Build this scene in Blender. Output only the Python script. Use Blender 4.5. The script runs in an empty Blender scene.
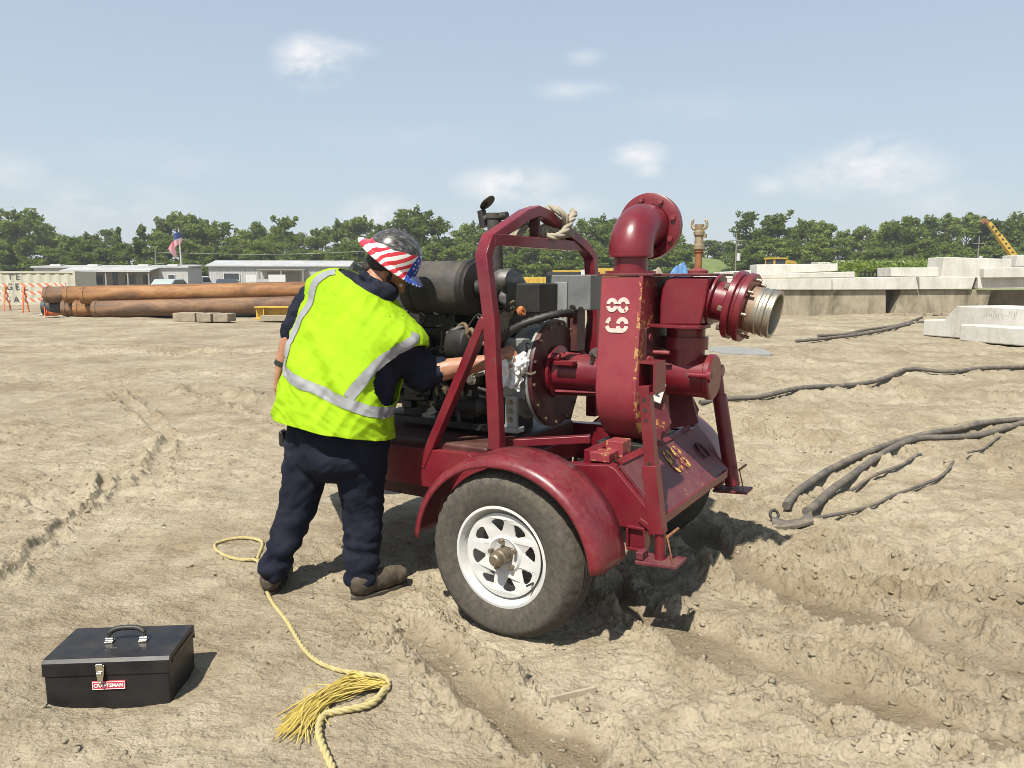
import bpy, bmesh, math, random
import numpy as np
from mathutils import Vector, Matrix, noise as mn
PI = math.pi
R_ = math.radians
SC = bpy.context.scene
COL = SC.collection
random.seed(7)

# ------------------------------------------------------------------ camera numbers
CAM_H = 1.40
FPX = 780.0
PITCH = math.atan((384 - 280) / FPX)
cP, sP = math.cos(PITCH), math.sin(PITCH)
CO = Vector((0, 0, CAM_H))
def ray(px, py):
    u, v = (px - 512) / FPX, (384 - py) / FPX
    return Vector((u, v * sP + cP, v * cP - sP))
def at(px, py, Y):
    d = ray(px, py)
    return CO + d * (Y / d.y)
def gz(px, py, z=0.0):
    d = ray(px, py)
    return CO + d * ((z - CAM_H) / d.z)

# ------------------------------------------------------------------ mesh builder
class MB:
    def __init__(s): s.v = []; s.f = []
    def add(s, vs, fs):
        n = len(s.v); s.v += [tuple(v) for v in vs]; s.f += [tuple(i + n for i in f) for f in fs]; return s
    def box(s, c, d, R=None):
        x, y, z = d[0] / 2, d[1] / 2, d[2] / 2
        vs = [Vector(p) for p in ((-x,-y,-z),(x,-y,-z),(x,y,-z),(-x,y,-z),(-x,-y,z),(x,-y,z),(x,y,z),(-x,y,z))]
        if R is not None: vs = [R @ v for v in vs]
        c = Vector(c)
        return s.add([v + c for v in vs], [(0,3,2,1),(4,5,6,7),(0,1,5,4),(1,2,6,5),(2,3,7,6),(3,0,4,7)])
    def bb(s, x0, x1, y0, y1, z0, z1): return s.box(((x0+x1)/2,(y0+y1)/2,(z0+z1)/2),(x1-x0,y1-y0,z1-z0))
    def cyl(s, p0, p1, r0, r1=None, n=24, cap=True):
        r1 = r0 if r1 is None else r1
        return s.rings([p0, p1], [r0, r1], n, cap)
    def rings(s, pts, rad, n=12, cap=True, closed=False, twist=0.0, up=None):
        pts = [Vector(p) for p in pts]; m = len(pts)
        if not hasattr(rad, '__len__'): rad = [rad] * m
        vs = []; prev = None
        for i, p in enumerate(pts):
            if closed: t = pts[(i+1) % m] - pts[i-1]
            else: t = pts[min(i+1, m-1)] - pts[max(i-1, 0)]
            t = t.normalized() if t.length > 1e-9 else Vector((0,0,1))
            if prev is None:
                a = Vector(up) if up else (Vector((0,0,1)) if abs(t.z) < .9 else Vector((1,0,0)))
            else: a = prev
            a = (a - t * a.dot(t)).normalized(); prev = a; b = t.cross(a)
            for k in range(n):
                q = 2*PI*k/n + twist*i
                vs.append(p + (a*math.cos(q) + b*math.sin(q)) * rad[i])
        fs = []
        for i in range(m if closed else m-1):
            j = (i+1) % m
            for k in range(n):
                l = (k+1) % n
                fs.append((i*n+k, i*n+l, j*n+l, j*n+k))
        if cap and not closed:
            fs.append(tuple(range(n-1, -1, -1))); fs.append(tuple((m-1)*n+k for k in range(n)))
        return s.add(vs, fs)
    def bar(s, pts, w, h, up=(0,0,1)):      # rectangular section swept with mitres
        pts = [Vector(p) for p in pts]; vs = []
        for i, p in enumerate(pts):
            d0 = (p - pts[i-1]).normalized() if i else (pts[1] - p).normalized()
            d1 = (pts[i+1] - p).normalized() if i < len(pts)-1 else d0
            t = (d0 + d1).normalized(); k = 1.0 / max(.3, t.dot(d0))
            sd = Vector(up).normalized(); nn = t.cross(sd).normalized()
            sd = (sd - t * sd.dot(t)).normalized()
            for a, b in ((-1,-1),(1,-1),(1,1),(-1,1)):
                vs.append(p + sd * (a*w/2) + nn * (b*h/2*k))
        fs = [(3,2,1,0)]
        for i in range(len(pts)-1):
            for k in range(4):
                l = (k+1) % 4; fs.append((i*4+k, i*4+l, i*4+4+l, i*4+4+k))
        e = (len(pts)-1)*4; fs.append((e,e+1,e+2,e+3))
        return s.add(vs, fs)
    def lathe(s, prof, o, ax, n=48, a0=0, a1=2*PI, cap=False):
        o = Vector(o); ax = Vector(ax).normalized()
        a = Vector((0,0,1)) if abs(ax.z) < .9 else Vector((1,0,0))
        a = (a - ax*a.dot(ax)).normalized(); b = ax.cross(a)
        full = abs(a1 - a0 - 2*PI) < 1e-6; m = n if full else n+1; vs = []
        for k in range(m):
            q = a0 + (a1-a0)*k/n
            d = a*math.cos(q) + b*math.sin(q)
            for r, h in prof: vs.append(o + d*r + ax*h)
        L = len(prof); fs = []
        for k in range(n):
            j = (k+1) % m
            for i in range(L-1): fs.append((k*L+i, j*L+i, j*L+i+1, k*L+i+1))
        s.add(vs, fs)
        return s
    def prism(s, poly, vec):
        n = len(poly); vec = Vector(vec); a = [Vector(p) for p in poly]
        vs = a + [p + vec for p in a]
        fs = [tuple(range(n-1,-1,-1)), tuple(range(n, 2*n))]
        for i in range(n): j = (i+1) % n; fs.append((i, j, n+j, n+i))
        return s.add(vs, fs)
    def sphere(s, c, r, n=16, M=None):
        if not hasattr(r, '__len__'): r = (r, r, r)
        c = Vector(c); vs = []; m = n//2
        for i in range(m+1):
            th = PI*i/m
            for k in range(n):
                ph = 2*PI*k/n
                v = Vector((r[0]*math.sin(th)*math.cos(ph), r[1]*math.sin(th)*math.sin(ph), r[2]*math.cos(th)))
                vs.append(c + (M @ v if M is not None else v))
        fs = []
        for i in range(m):
            for k in range(n):
                l = (k+1) % n; fs.append((i*n+k, (i+1)*n+k, (i+1)*n+l, i*n+l))
        return s.add(vs, fs)
    def cap(s, p0, p1, r0, r1, n=16):
        p0, p1 = Vector(p0), Vector(p1)
        s.sphere(p0, r0, n); s.sphere(p1, r1, n)
        return s.cyl(p0, p1, r0, r1, n)
    def mesh(s, name):
        me = bpy.data.meshes.new(name); me.from_pydata(s.v, [], s.f); me.update()
        bm = bmesh.new(); bm.from_mesh(me)
        bmesh.ops.remove_doubles(bm, verts=bm.verts, dist=1e-6)
        bmesh.ops.recalc_face_normals(bm, faces=bm.faces)
        bm.to_mesh(me); bm.free()
        return me

def link(name, me, m=None, parent=None, ang=38, bev=0, seg=2, flat=False):
    o = bpy.data.objects.new(name, me); COL.objects.link(o)
    if m is not None:
        for mm in (m if isinstance(m, (list, tuple)) else [m]): me.materials.append(mm)
    if not flat:
        me.polygons.foreach_set('use_smooth', [True]*len(me.polygons))
        me.set_sharp_from_angle(angle=R_(ang))
    if bev:
        b = o.modifiers.new('Bevel', 'BEVEL'); b.width = bev; b.segments = seg; b.limit_method = 'ANGLE'; b.angle_limit = R_(40); b.harden_normals = True
    if parent is not None: o.parent = parent
    return o
def obj(name, mb, m, parent=None, **k): return link(name, mb.mesh(name), m, parent, **k)
def tag(o, label=None, cat=None, group=None, kind=None):
    if label: o['label'] = label
    if cat: o['category'] = cat
    if group: o['group'] = group
    if kind: o['kind'] = kind
    return o
def empty(name, loc, rz=0, label=None, cat=None, group=None):
    o = bpy.data.objects.new(name, None); COL.objects.link(o); o.location = loc; o.rotation_euler = (0, 0, rz)
    o.empty_display_size = .1
    return tag(o, label, cat, group)
def copy_tree(o, parent=None):
    c = o.copy(); COL.objects.link(c)
    if parent is not None: c.parent = parent
    for ch in [x for x in bpy.data.objects if x.parent == o]: copy_tree(ch, c)
    return c
def spline(pts, n=8, closed=False):
    P = [Vector(p) for p in pts]; out = []; m = len(P)
    for i in range(m if closed else m-1):
        if closed: a, b, c, d = P[i-1], P[i], P[(i+1) % m], P[(i+2) % m]
        else: a, b, c, d = P[max(i-1,0)], P[i], P[i+1], P[min(i+2,m-1)]
        for k in range(n):
            t = k/n
            out.append(.5*((2*b)+(c-a)*t+(2*a-5*b+4*c-d)*t*t+(3*b-a-3*c+d)*t**3))
    if not closed: out.append(P[-1])
    return out
def union_mesh(mb, vox, smooth=6, fac=.5):
    o = bpy.data.objects.new('tmp', mb.mesh('tmp')); COL.objects.link(o)
    r = o.modifiers.new('r', 'REMESH'); r.mode = 'VOXEL'; r.voxel_size = vox
    s = o.modifiers.new('s', 'SMOOTH'); s.iterations = smooth; s.factor = fac
    dg = bpy.context.evaluated_depsgraph_get()
    me = bpy.data.meshes.new_from_object(o.evaluated_get(dg))
    old = o.data; bpy.data.objects.remove(o); bpy.data.meshes.remove(old)
    return me
def displace(me, fn):
    me.update()
    N = [v.normal.copy() for v in me.vertices]
    for v, n in zip(me.vertices, N): v.co = v.co + n * fn(v.co, n)
    me.update()
def text_mesh(s, size, ext=.001, align='CENTER', bold=0.0):
    c = bpy.data.curves.new('t', 'FONT'); c.body = s; c.size = size; c.extrude = ext; c.align_x = align; c.align_y = 'CENTER'; c.offset = bold; c.resolution_u = 3
    o = bpy.data.objects.new('t', c); COL.objects.link(o)
    dg = bpy.context.evaluated_depsgraph_get()
    me = bpy.data.meshes.new_from_object(o.evaluated_get(dg))
    bpy.data.objects.remove(o); bpy.data.curves.remove(c)
    return me
def curve2d_mesh(splines, ext, bev=0):
    c = bpy.data.curves.new('c', 'CURVE'); c.dimensions = '2D'; c.fill_mode = 'BOTH'; c.extrude = ext; c.bevel_depth = bev; c.bevel_resolution = 1
    for pts in splines:
        sp = c.splines.new('POLY'); sp.points.add(len(pts)-1); sp.use_cyclic_u = True
        for p, q in zip(sp.points, pts): p.co = (q[0], q[1], 0, 1)
    o = bpy.data.objects.new('c', c); COL.objects.link(o)
    dg = bpy.context.evaluated_depsgraph_get()
    me = bpy.data.meshes.new_from_object(o.evaluated_get(dg))
    bpy.data.objects.remove(o); bpy.data.curves.remove(c)
    return me

# ------------------------------------------------------------------ materials
def new_mat(name):
    m = bpy.data.materials.new(name); m.use_nodes = True
    nt = m.node_tree; return m, nt, nt.nodes['Principled BSDF']
def nd(nt, t, **k):
    n = nt.nodes.new(t)
    for a, b in k.items():
        if a in n.inputs: n.inputs[a].default_value = b
        else: setattr(n, a, b)
    return n
def ramp(nt, fac, stops, interp='LINEAR'):
    r = nt.nodes.new('ShaderNodeValToRGB'); r.color_ramp.interpolation = interp
    e = r.color_ramp.elements
    while len(e) < len(stops): e.new(.5)
    for x, (p, c) in zip(e, stops): x.position = p; x.color = (*c, 1) if len(c) == 3 else c
    nt.links.new(fac, r.inputs[0]); return r
def mixc(nt, fac, a, b, mode='MIX'):
    m = nt.nodes.new('ShaderNodeMix'); m.data_type = 'RGBA'; m.blend_type = mode
    for s, x in ((0, fac), (6, a), (7, b)):
        if hasattr(x, 'is_linked') or isinstance(x, bpy.types.NodeSocket): nt.links.new(x, m.inputs[s])
        elif isinstance(x, (int, float)): m.inputs[s].default_value = x
        else: m.inputs[s].default_value = (*x, 1)
    return m.outputs[2]
def mth(nt, op, a, b=0.0, c=None, clamp=False):
    m = nt.nodes.new('ShaderNodeMath'); m.operation = op; m.use_clamp = clamp
    for i, x in enumerate((a, b, c)):
        if x is None: continue
        if isinstance(x, bpy.types.NodeSocket): nt.links.new(x, m.inputs[i])
        else: m.inputs[i].default_value = x
    return m.outputs[0]
def coords(nt, kind='Object'):
    return nt.nodes.new('ShaderNodeTexCoord').outputs[kind]
def noise_n(nt, vec, scale, detail=5, rough=.55, dist=0):
    n = nd(nt, 'ShaderNodeTexNoise'); n.inputs['Scale'].default_value = scale; n.inputs['Detail'].default_value = detail
    n.inputs['Roughness'].default_value = rough; n.inputs['Distortion'].default_value = dist
    nt.links.new(vec, n.inputs['Vector']); return n.outputs['Fac']
def scaled(nt, vec, s):
    m = nd(nt, 'ShaderNodeMapping'); m.inputs['Scale'].default_value = s; nt.links.new(vec, m.inputs['Vector']); return m.outputs[0]
def bump(nt, b, h, strength, dist=.01):
    n = nd(nt, 'ShaderNodeBump'); n.inputs['Strength'].default_value = strength; n.inputs['Distance'].default_value = dist
    nt.links.new(h, n.inputs['Height']); nt.links.new(n.outputs[0], b.inputs['Normal'])
DUST = (.36, .28, .18)
def paint(name, c1, c2, rough=.4, scale=6, metal=0, dust=.35, chips=None, chip_t=.68, coat=0, bmp=.1, dscale=9, spec=.5):
    m, nt, b = new_mat(name); v = coords(nt)
    f = noise_n(nt, v, scale, 6, .6)
    col = ramp(nt, f, [(.3, c1), (.7, c2)]).outputs[0]
    if chips:
        g = noise_n(nt, v, 38, 5, .65, .3); g2 = noise_n(nt, v, 3.5, 2)
        k = mth(nt, 'MULTIPLY', g, mth(nt, 'ADD', g2, .55))
        col = mixc(nt, ramp(nt, k, [(chip_t-.02, (0,0,0)), (chip_t+.02, (1,1,1))]).outputs[0], col, chips)
    d = None
    if dust:
        geo = nd(nt, 'ShaderNodeNewGeometry'); sx = nd(nt, 'ShaderNodeSeparateXYZ'); nt.links.new(geo.outputs['Normal'], sx.inputs[0])
        upf = mth(nt, 'ADD', mth(nt, 'MULTIPLY', sx.outputs[2], .45), .42, clamp=True)
        g = ramp(nt, noise_n(nt, v, dscale, 8, .7), [(.38, (0,0,0)), (.75, (1,1,1))]).outputs[0]
        d = mth(nt, 'MULTIPLY', mth(nt, 'MULTIPLY', upf, g), dust, clamp=True)
        col = mixc(nt, d, col, DUST)
    nt.links.new(col, b.inputs['Base Color'])
    b.inputs['Metallic'].default_value = metal; b.inputs['Coat Weight'].default_value = coat; b.inputs['Specular IOR Level'].default_value = spec
    rr = mth(nt, 'ADD', mth(nt, 'MULTIPLY', f, .3), rough - .15, clamp=True)
    if d is not None: rr = mth(nt, 'ADD', rr, mth(nt, 'MULTIPLY', d, .6), clamp=True)
    nt.links.new(rr, b.inputs['Roughness'])
    if bmp: bump(nt, b, noise_n(nt, v, scale*9, 6, .65), bmp, .004)
    return m
M = {}
M['red'] = paint('red_paint', (.112,.0045,.013), (.178,.008,.018), .34, 5, dust=.14, chips=(.10,.05,.035), chip_t=.79, coat=.12)
M['redfade'] = paint('faded_red_paint', (.205,.020,.032), (.265,.036,.048), .42, 5, dust=.16, chips=(.40,.20,.06), chip_t=.82)
M['plum'] = paint('plum_red_paint', (.085,.011,.020), (.125,.018,.028), .48, 7, dust=.30, chips=(.4,.19,.05), chip_t=.77)
M['reddirty'] = paint('dusty_red_paint', (.112,.0045,.013), (.172,.008,.018), .34, 6, dust=.20, chips=(.36,.22,.12), chip_t=.78, dscale=40, coat=.1)
M['darkred'] = paint('grimy_shaded_red_paint', (.035,.004,.006), (.065,.006,.010), .5, 6, dust=.3)
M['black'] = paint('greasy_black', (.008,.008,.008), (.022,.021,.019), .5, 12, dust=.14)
M['blackmat'] = paint('matt_black', (.022,.021,.019), (.042,.040,.036), .62, 9, dust=.32)
M['grey'] = paint('grey_paint', (.09,.10,.10), (.19,.20,.195), .45, 5, dust=.3)
M['cast'] = paint('cast_aluminium', (.24,.26,.25), (.36,.37,.35), .5, 14, metal=.35, dust=.3)
M['steel'] = paint('bare_steel', (.35,.33,.29), (.55,.52,.46), .38, 20, metal=.85, dust=.3)
M['alu'] = paint('cast_coupling', (.30,.27,.21), (.48,.44,.36), .38, 14, metal=.8, dust=.35)
M['rustsleeve'] = paint('worn_pipe', (.2,.12,.07), (.36,.27,.2), .6, 12, metal=.3, dust=.3)
M['bolt'] = paint('bolt_metal', (.17,.13,.09), (.30,.25,.18), .45, 30, metal=.7, dust=.2)
M['redbolt'] = paint('painted_bolt', (.16,.015,.022), (.24,.05,.05), .4, 40, dust=.2)
M['brass'] = paint('brass', (.24,.19,.11), (.36,.30,.19), .55, 30, metal=.4, dust=.35)
M['rust'] = paint('rust', (.16,.06,.025), (.30,.13,.05), .8, 20, dust=.1)
M['copper'] = paint('orange_cap', (.35,.10,.03), (.45,.16,.06), .5, 20, dust=.1)
M['white'] = paint('white_paint', (.50,.50,.48), (.60,.60,.575), .42, 6, dust=.45, dscale=14, chips=(.45,.33,.24), chip_t=.76)
M['stencil'] = paint('stencil_white', (.50,.40,.34), (.60,.52,.45), .6, 40, dust=.15, chips=(.25,.03,.04), chip_t=.66)
M['wornedge'] = paint('worn_edge_paint', (.19,.016,.028), (.25,.030,.042), .45, 5, dust=.2, chips=(.42,.24,.08), chip_t=.60)
M['yellowpaint'] = paint('worn_yellow', (.45,.25,.04), (.55,.36,.09), .6, 30, dust=.2, chips=(.17,.03,.04), chip_t=.55)
M['label'] = paint('plate_label', (.6,.6,.55), (.7,.7,.66), .4, 20, dust=.3)
M['ink'] = paint('dark_ink', (.02,.03,.05), (.03,.04,.07), .5, 20, dust=0)
M['rubber'] = paint('tyre_rubber', (.050,.046,.040), (.075,.069,.060), .85, 45, dust=.42, bmp=.3, dscale=55, spec=.2)
M['hose'] = paint('dusty_hose', (.05,.047,.042), (.10,.092,.08), .75, 14, dust=.8)
M['wire'] = paint('wire_brown', (.12,.08,.04), (.2,.15,.09), .6, 40, dust=.2)
M['soot'] = paint('exhaust_metal', (.05,.05,.048), (.22,.21,.20), .5, 16, metal=.5, dust=.2)
# ------------------------------------------------------------------ ground relief
def _h(ix, iy, s):
    n = (ix.astype(np.int64)*374761393 + iy.astype(np.int64)*668265263 + s*974634777) & 0x7fffffff
    n = ((n ^ (n >> 13)) * 1274126177) & 0x7fffffff
    n = ((n ^ (n >> 16)) * 2246822519) & 0x7fffffff
    return (n ^ (n >> 15)) / float(0x7fffffff)
def vn(x, y, s=0):
    ix, iy = np.floor(x), np.floor(y); fx, fy = x-ix, y-iy
    ux, uy = fx*fx*fx*(fx*(fx*6-15)+10), fy*fy*fy*(fy*(fy*6-15)+10)
    a, b, c, d = _h(ix,iy,s), _h(ix+1,iy,s), _h(ix,iy+1,s), _h(ix+1,iy+1,s)
    return 2*(a+(b-a)*ux+(c-a)*uy+(a-b-c+d)*ux*uy)-1
def fbm(x, y, s=0, o=4, g=.5):
    r = np.zeros_like(x); a = 1.; 
    for i in range(o):
        r += a*vn(x, y, s+i*17); a *= g; x, y = x*2.03+13.7, y*2.03+7.1
    return r
def worley(x, y, s=0):
    ix, iy = np.floor(x), np.floor(y); f1 = np.full_like(x, 9.)
    for dx in (-1,0,1):
        for dy in (-1,0,1):
            cx, cy = ix+dx, iy+dy
            px, py = cx+_h(cx,cy,s), cy+_h(cx,cy,s+91)
            f1 = np.minimum(f1, (px-x)**2+(py-y)**2)
    return np.sqrt(f1)
def sst(a, b, x):
    t = np.clip((x-a)/(b-a), 0, 1); return t*t*(3-2*t)
def polydist(x, y, pts):
    d = np.full_like(x, 1e9); side = np.zeros_like(x)
    for (ax, ay), (bx, by) in zip(pts[:-1], pts[1:]):
        ex, ey = bx-ax, by-ay; L = ex*ex+ey*ey
        t = np.clip(((x-ax)*ex+(y-ay)*ey)/L, 0, 1)
        qx, qy = x-ax-t*ex, y-ay-t*ey; dd = np.hypot(qx, qy)
        u = dd < d; d = np.where(u, dd, d); side = np.where(u, np.sign(ex*qy-ey*qx), side)
    return d, side
def G2(*pp): return [tuple(gz(a, b)[:2]) for a, b in pp]
RUTS = [  # centre line, half width, depth, berm height
    (G2((425,635),(470,680),(520,712),(575,752),(600,790)), .085, .055, .035),
    (G2((610,590),(690,640),(800,675),(920,715),(1080,770)), .09, .055, .035),
    (G2((690,535),(760,572),(870,622),(1000,665),(1120,700)), .12, .065, .035),
    (G2((-60,610),(0,588),(50,540),(110,482)), .04, .035, .06),
    (G2((120,395),(170,440),(150,480)), .06, .03, .04),
    (G2((735,425),(850,450),(1040,470)), .14, .05, .05),
    (G2((860,560),(950,590),(1060,600)), .10, .045, .05),
    (G2((200,392),(280,415),(340,430)), .16, .06, .06),
    (G2((-50,345),(150,350),(290,352)), .3, .05, .05),
    (G2((740,380),(900,395),(1100,400)), .22, .05, .05),
    (G2((800,350),(950,355),(1100,352)), .3, .06, .05),
]
ANCH = []                                          # places kept level under the things that stand on them: x, y, radius, z
RPT = [(-1.3, 3.9), (-.5, 2.4)]
def dome(w, r0): return np.sqrt(np.clip(1-(w/r0)**2, 0, 1))
def fine_relief(x, y, r, rough):
    h = np.zeros_like(x)
    fd = 1-sst(7, 18, r); rg_ = np.clip(rough, .26, 1.2)
    w3 = worley(x*31+.4*fbm(x*30,y*30,33,2), y*31, 18); w4 = worley(x*64, y*64, 28)
    patch = np.clip(.40+1.15*fbm(x*2.2, y*3.6, 19, 4), .10, 1.35)
    h += fd*rg_*patch*(.0072*dome(w3, .44) + .0062*dome(w4, .46))
    h += fd*rg_*.0045*fbm(x*34, y*34, 55, 3)
    t = fbm(x*9, y*13, 81, 4)*4; fl = np.floor(t); h += fd*rg_*.0058*(fl+sst(.34, .54, t-fl))
    ridged = 1-np.abs(fbm(x*8+.5*y, y*12, 61, 4)); h += fd*.006*rg_*(ridged-.6)
    return h
def ground_h(x, y, fine=True, want_damp=False):
    x = np.asarray(x, float); y = np.asarray(y, float); r = np.hypot(x, y)
    h = .045*fbm(x*.33+3, y*.33, 5, 3) + .02*fbm(x*1.1, y*1.1, 11, 3)
    # how churned the mud is: strong right and in front, calmer on the left
    churn = np.clip(.46 + .5*fbm(x*.45+1.3, y*.6+4, 23, 3) + .22*np.tanh((x+.25)*1.0), .12, .82)
    # long smears left by tracks
    xs, ys = x*.8+y*.25, y*.97-x*.2
    h += (.026+.026*sst(.8, 2.6, x)*sst(4, 6, r))*churn*fbm(xs*.55, ys*2.6, 31, 4)
    xr = x+.045*fbm(x*3, y*3, 41, 2); yr = y+.045*fbm(x*3+9, y*3, 43, 2)
    berm = np.zeros_like(x); bott = np.zeros_like(x); damp = np.zeros_like(x)
    for i, (pts, w, dep, brm) in enumerate(RUTS):
        d, sd = polydist(xr, yr, pts)
        ins = np.exp(-(d/w)**4); bb = np.exp(-((d-1.55*w)/(.55*w))**2)
        h += -.60*dep*ins + .26*(1.9 if i > 4 else 1)*brm*bb*(.65+.5*fbm(x*4, y*4, 47, 2))*(1+.35*sd)
        berm = np.maximum(berm, np.exp(-((d-1.5*w)/(.9*w))**2)); bott = np.maximum(bott, ins)
        if i < 3: damp = np.maximum(damp, np.exp(-(d/(w*.85))**6)*(.5+.9*np.clip(fbm(x*2.2, y*2.2, 49, 4)+.35, 0, 1)))
    near = 1-sst(14, 30, r)
    rough = np.clip(churn+.75*berm, 0, 1.5)*(1-.82*bott)*near
    # broken crust: flat flakes with sharp little steps between them
    t = (fbm(x*2.6+.3*y, y*4.0, 71, 6, .55)+.35*fbm(x*11, y*14, 73, 3))*4.5; fl = np.floor(t); fr = t-fl
    h += .0065*np.clip(rough, .18, 1.2)*near*(fl+sst(.30, .60, fr))
    # clods
    w1 = worley(x*5.2+.35*fbm(x*6,y*6,3,3), y*5.2+.35*fbm(x*6,y*6+5,13,3), 7); w2 = worley(x*13+.35*fbm(x*14,y*14,4,3), y*13+.3*fbm(x*13,y*14,14,2), 8)
    on1 = np.clip(vn(x*2.3,y*2.3,9)*1.6+.25, 0, 1); on2 = np.clip(vn(x*4.1,y*4.1,29)*1.6+.35, 0, 1)
    h += rough*(.006*dome(w1, .42)*on1 + .008*dome(w2, .42)*on2**2)
    h += berm*near*(1-bott)*(.015*dome(w2, .46)*on2 + .008*dome(w1, .42)*on1 + .005*dome(w2, .5) + .006*dome(worley(x*22, y*22, 38), .48))
    if fine:
        nr = r < 17.5
        if nr.any(): h[nr] += fine_relief(x[nr], y[nr], r[nr], rough[nr])
    for ax, ay, ra, z in ANCH:
        k = np.exp(-(np.hypot(x-ax, y-ay)/ra)**4)
        h = h*(1-k) + (z + .004*fbm(x*20,y*20,3,2) + (h-np.mean(h))*.0)*k
    h = np.where(r > 90, h*.3-.02, h)
    return (h, np.clip(damp, 0, 1)) if want_damp else h
def ghv(xs, ys): return ground_h(np.array(xs), np.array(ys), False)
def gh(x, y): return float(ground_h(np.array([x]), np.array([y]), False)[0])

# ------------------------------------------------------------------ pump trailer placement
TA = R_(31.5); TO = Vector((-.049, 2.948, 0))
TD = Vector((math.cos(TA), -math.sin(TA), 0)); TW = Vector((math.sin(TA), math.cos(TA), 0))
def TL(x, y, z=0): return TO + TD*x + TW*y + Vector((0,0,z))
BOOT_L = gz(268, 592); BOOT_R = gz(360, 594)
TBX = Vector((-1.33, 2.545, 0))
ANCH += [(*TL(0,.1)[:2], .16, -.005), (*TL(0,1.55)[:2], .2, 0), (-1.09,3.42,.13,0), (-.62,3.42,.17,0), (TBX.x,TBX.y,.27,0), (*gz(738,350)[:2], 1.0, -.02)]

def build_ground():
    nA = 1080
    aa = np.concatenate([np.linspace(-44, 44, nA), np.linspace(46, 314, 70)])*PI/180
    rr = np.concatenate([[.25,.6,.9,1.2,1.45], np.geomspace(1.6, 9, 880), np.geomspace(9.03, 40, 230), np.geomspace(42, 90, 30), [120,180,300,600,1200,3000]])
    A, Rr = np.meshgrid(aa, rr)
    x, y = np.sin(A)*Rr, np.cos(A)*Rr
    z, dmp_ = ground_h(x.ravel(), y.ravel(), True, True); z = z.reshape(x.shape)
    n, m = x.shape
    co = np.concatenate([np.stack([x, y, z], -1).reshape(-1, 3), [[0,0,-.01]]])
    i = np.arange(n-1)[:,None]*m; j = np.arange(m)[None,:]; k = (j+1) % m
    q = np.stack([i+j, i+m+j, i+m+k, i+k], -1).reshape(-1, 4)[:, ::-1]
    t = np.stack([np.full(m, n*m), k[0], j[0]], -1)[:, ::-1]
    me = bpy.data.meshes.new('ground')
    me.vertices.add(len(co)); me.vertices.foreach_set('co', co.ravel().astype('f'))
    nl = q.size + t.size
    me.loops.add(nl); me.loops.foreach_set('vertex_index', np.concatenate([q.ravel(), t.ravel()]).astype('i'))
    st = np.concatenate([np.arange(len(q))*4, q.size+np.arange(len(t))*3])
    me.polygons.add(len(st)); me.polygons.foreach_set('loop_start', st.astype('i'))
    me.update(calc_edges=True); me.validate()
    # upward normals
    if me.polygons[0].normal.z < 0: me.flip_normals()
    me.polygons.foreach_set('use_smooth', [True]*len(me.polygons))
    A_ = me.attributes.new('damp', 'FLOAT', 'POINT'); A_.data.foreach_set('value', np.append(dmp_, 0).astype('f'))
    mt, nt, b = new_mat('dry_mud'); v = coords(nt)
    f = noise_n(nt, v, .55, 8, .62)
    c = ramp(nt, f, [(.28, (.245,.201,.136)), (.5, (.345,.292,.203)), (.72, (.430,.374,.272))]).outputs[0]
    g = noise_n(nt, v, 5.5, 8, .66)
    c = mixc(nt, .7, c, ramp(nt, g, [(.30, (.56,.52,.46)), (.60, (1.06,1.06,1.06))]).outputs[0], 'MULTIPLY')
    g2 = noise_n(nt, v, 70, 3, .7)
    c = mixc(nt, .40, c, ramp(nt, g2, [(.32, (.6,.58,.55)), (.6, (1.1,1.1,1.1))]).outputs[0], 'MULTIPLY')
    dmp = ramp(nt, noise_n(nt, v, .9, 6, .6), [(.50, (0,0,0)), (.66, (1,1,1))]).outputs[0]
    c = mixc(nt, mth(nt, 'MULTIPLY', dmp, .52), c, (.205,.155,.09))
    at_d = nd(nt, 'ShaderNodeAttribute'); at_d.attribute_name = 'damp'          # damp mud pressed smooth by tyres
    c = mixc(nt, mth(nt, 'MULTIPLY', at_d.outputs['Fac'], .72), c, (.150,.113,.068))
    vo = nd(nt, 'ShaderNodeTexVoronoi'); vo.inputs['Scale'].default_value = 34; nt.links.new(v, vo.inputs['Vector'])
    sp = mth(nt, 'MULTIPLY', mth(nt, 'LESS_THAN', vo.outputs['Distance'], .13), mth(nt, 'GREATER_THAN', noise_n(nt, v, 21, 2), .60))
    c = mixc(nt, mth(nt, 'MULTIPLY', sp, .55), c, (.52,.48,.40))
    nt.links.new(c, b.inputs['Base Color']); b.inputs['Roughness'].default_value = .95; b.inputs['Specular IOR Level'].default_value = .12
    hh = mth(nt, 'ADD', mth(nt, 'MULTIPLY', noise_n(nt, v, 110, 3, .6), .7), mth(nt, 'MULTIPLY', noise_n(nt, v, 26, 4, .6), 2.2))
    bump(nt, b, hh, .8, .012)
    M['mud'] = mt
    o = link('ground', me, mt, flat=True); o['kind'] = 'structure'
build_ground()

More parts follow.
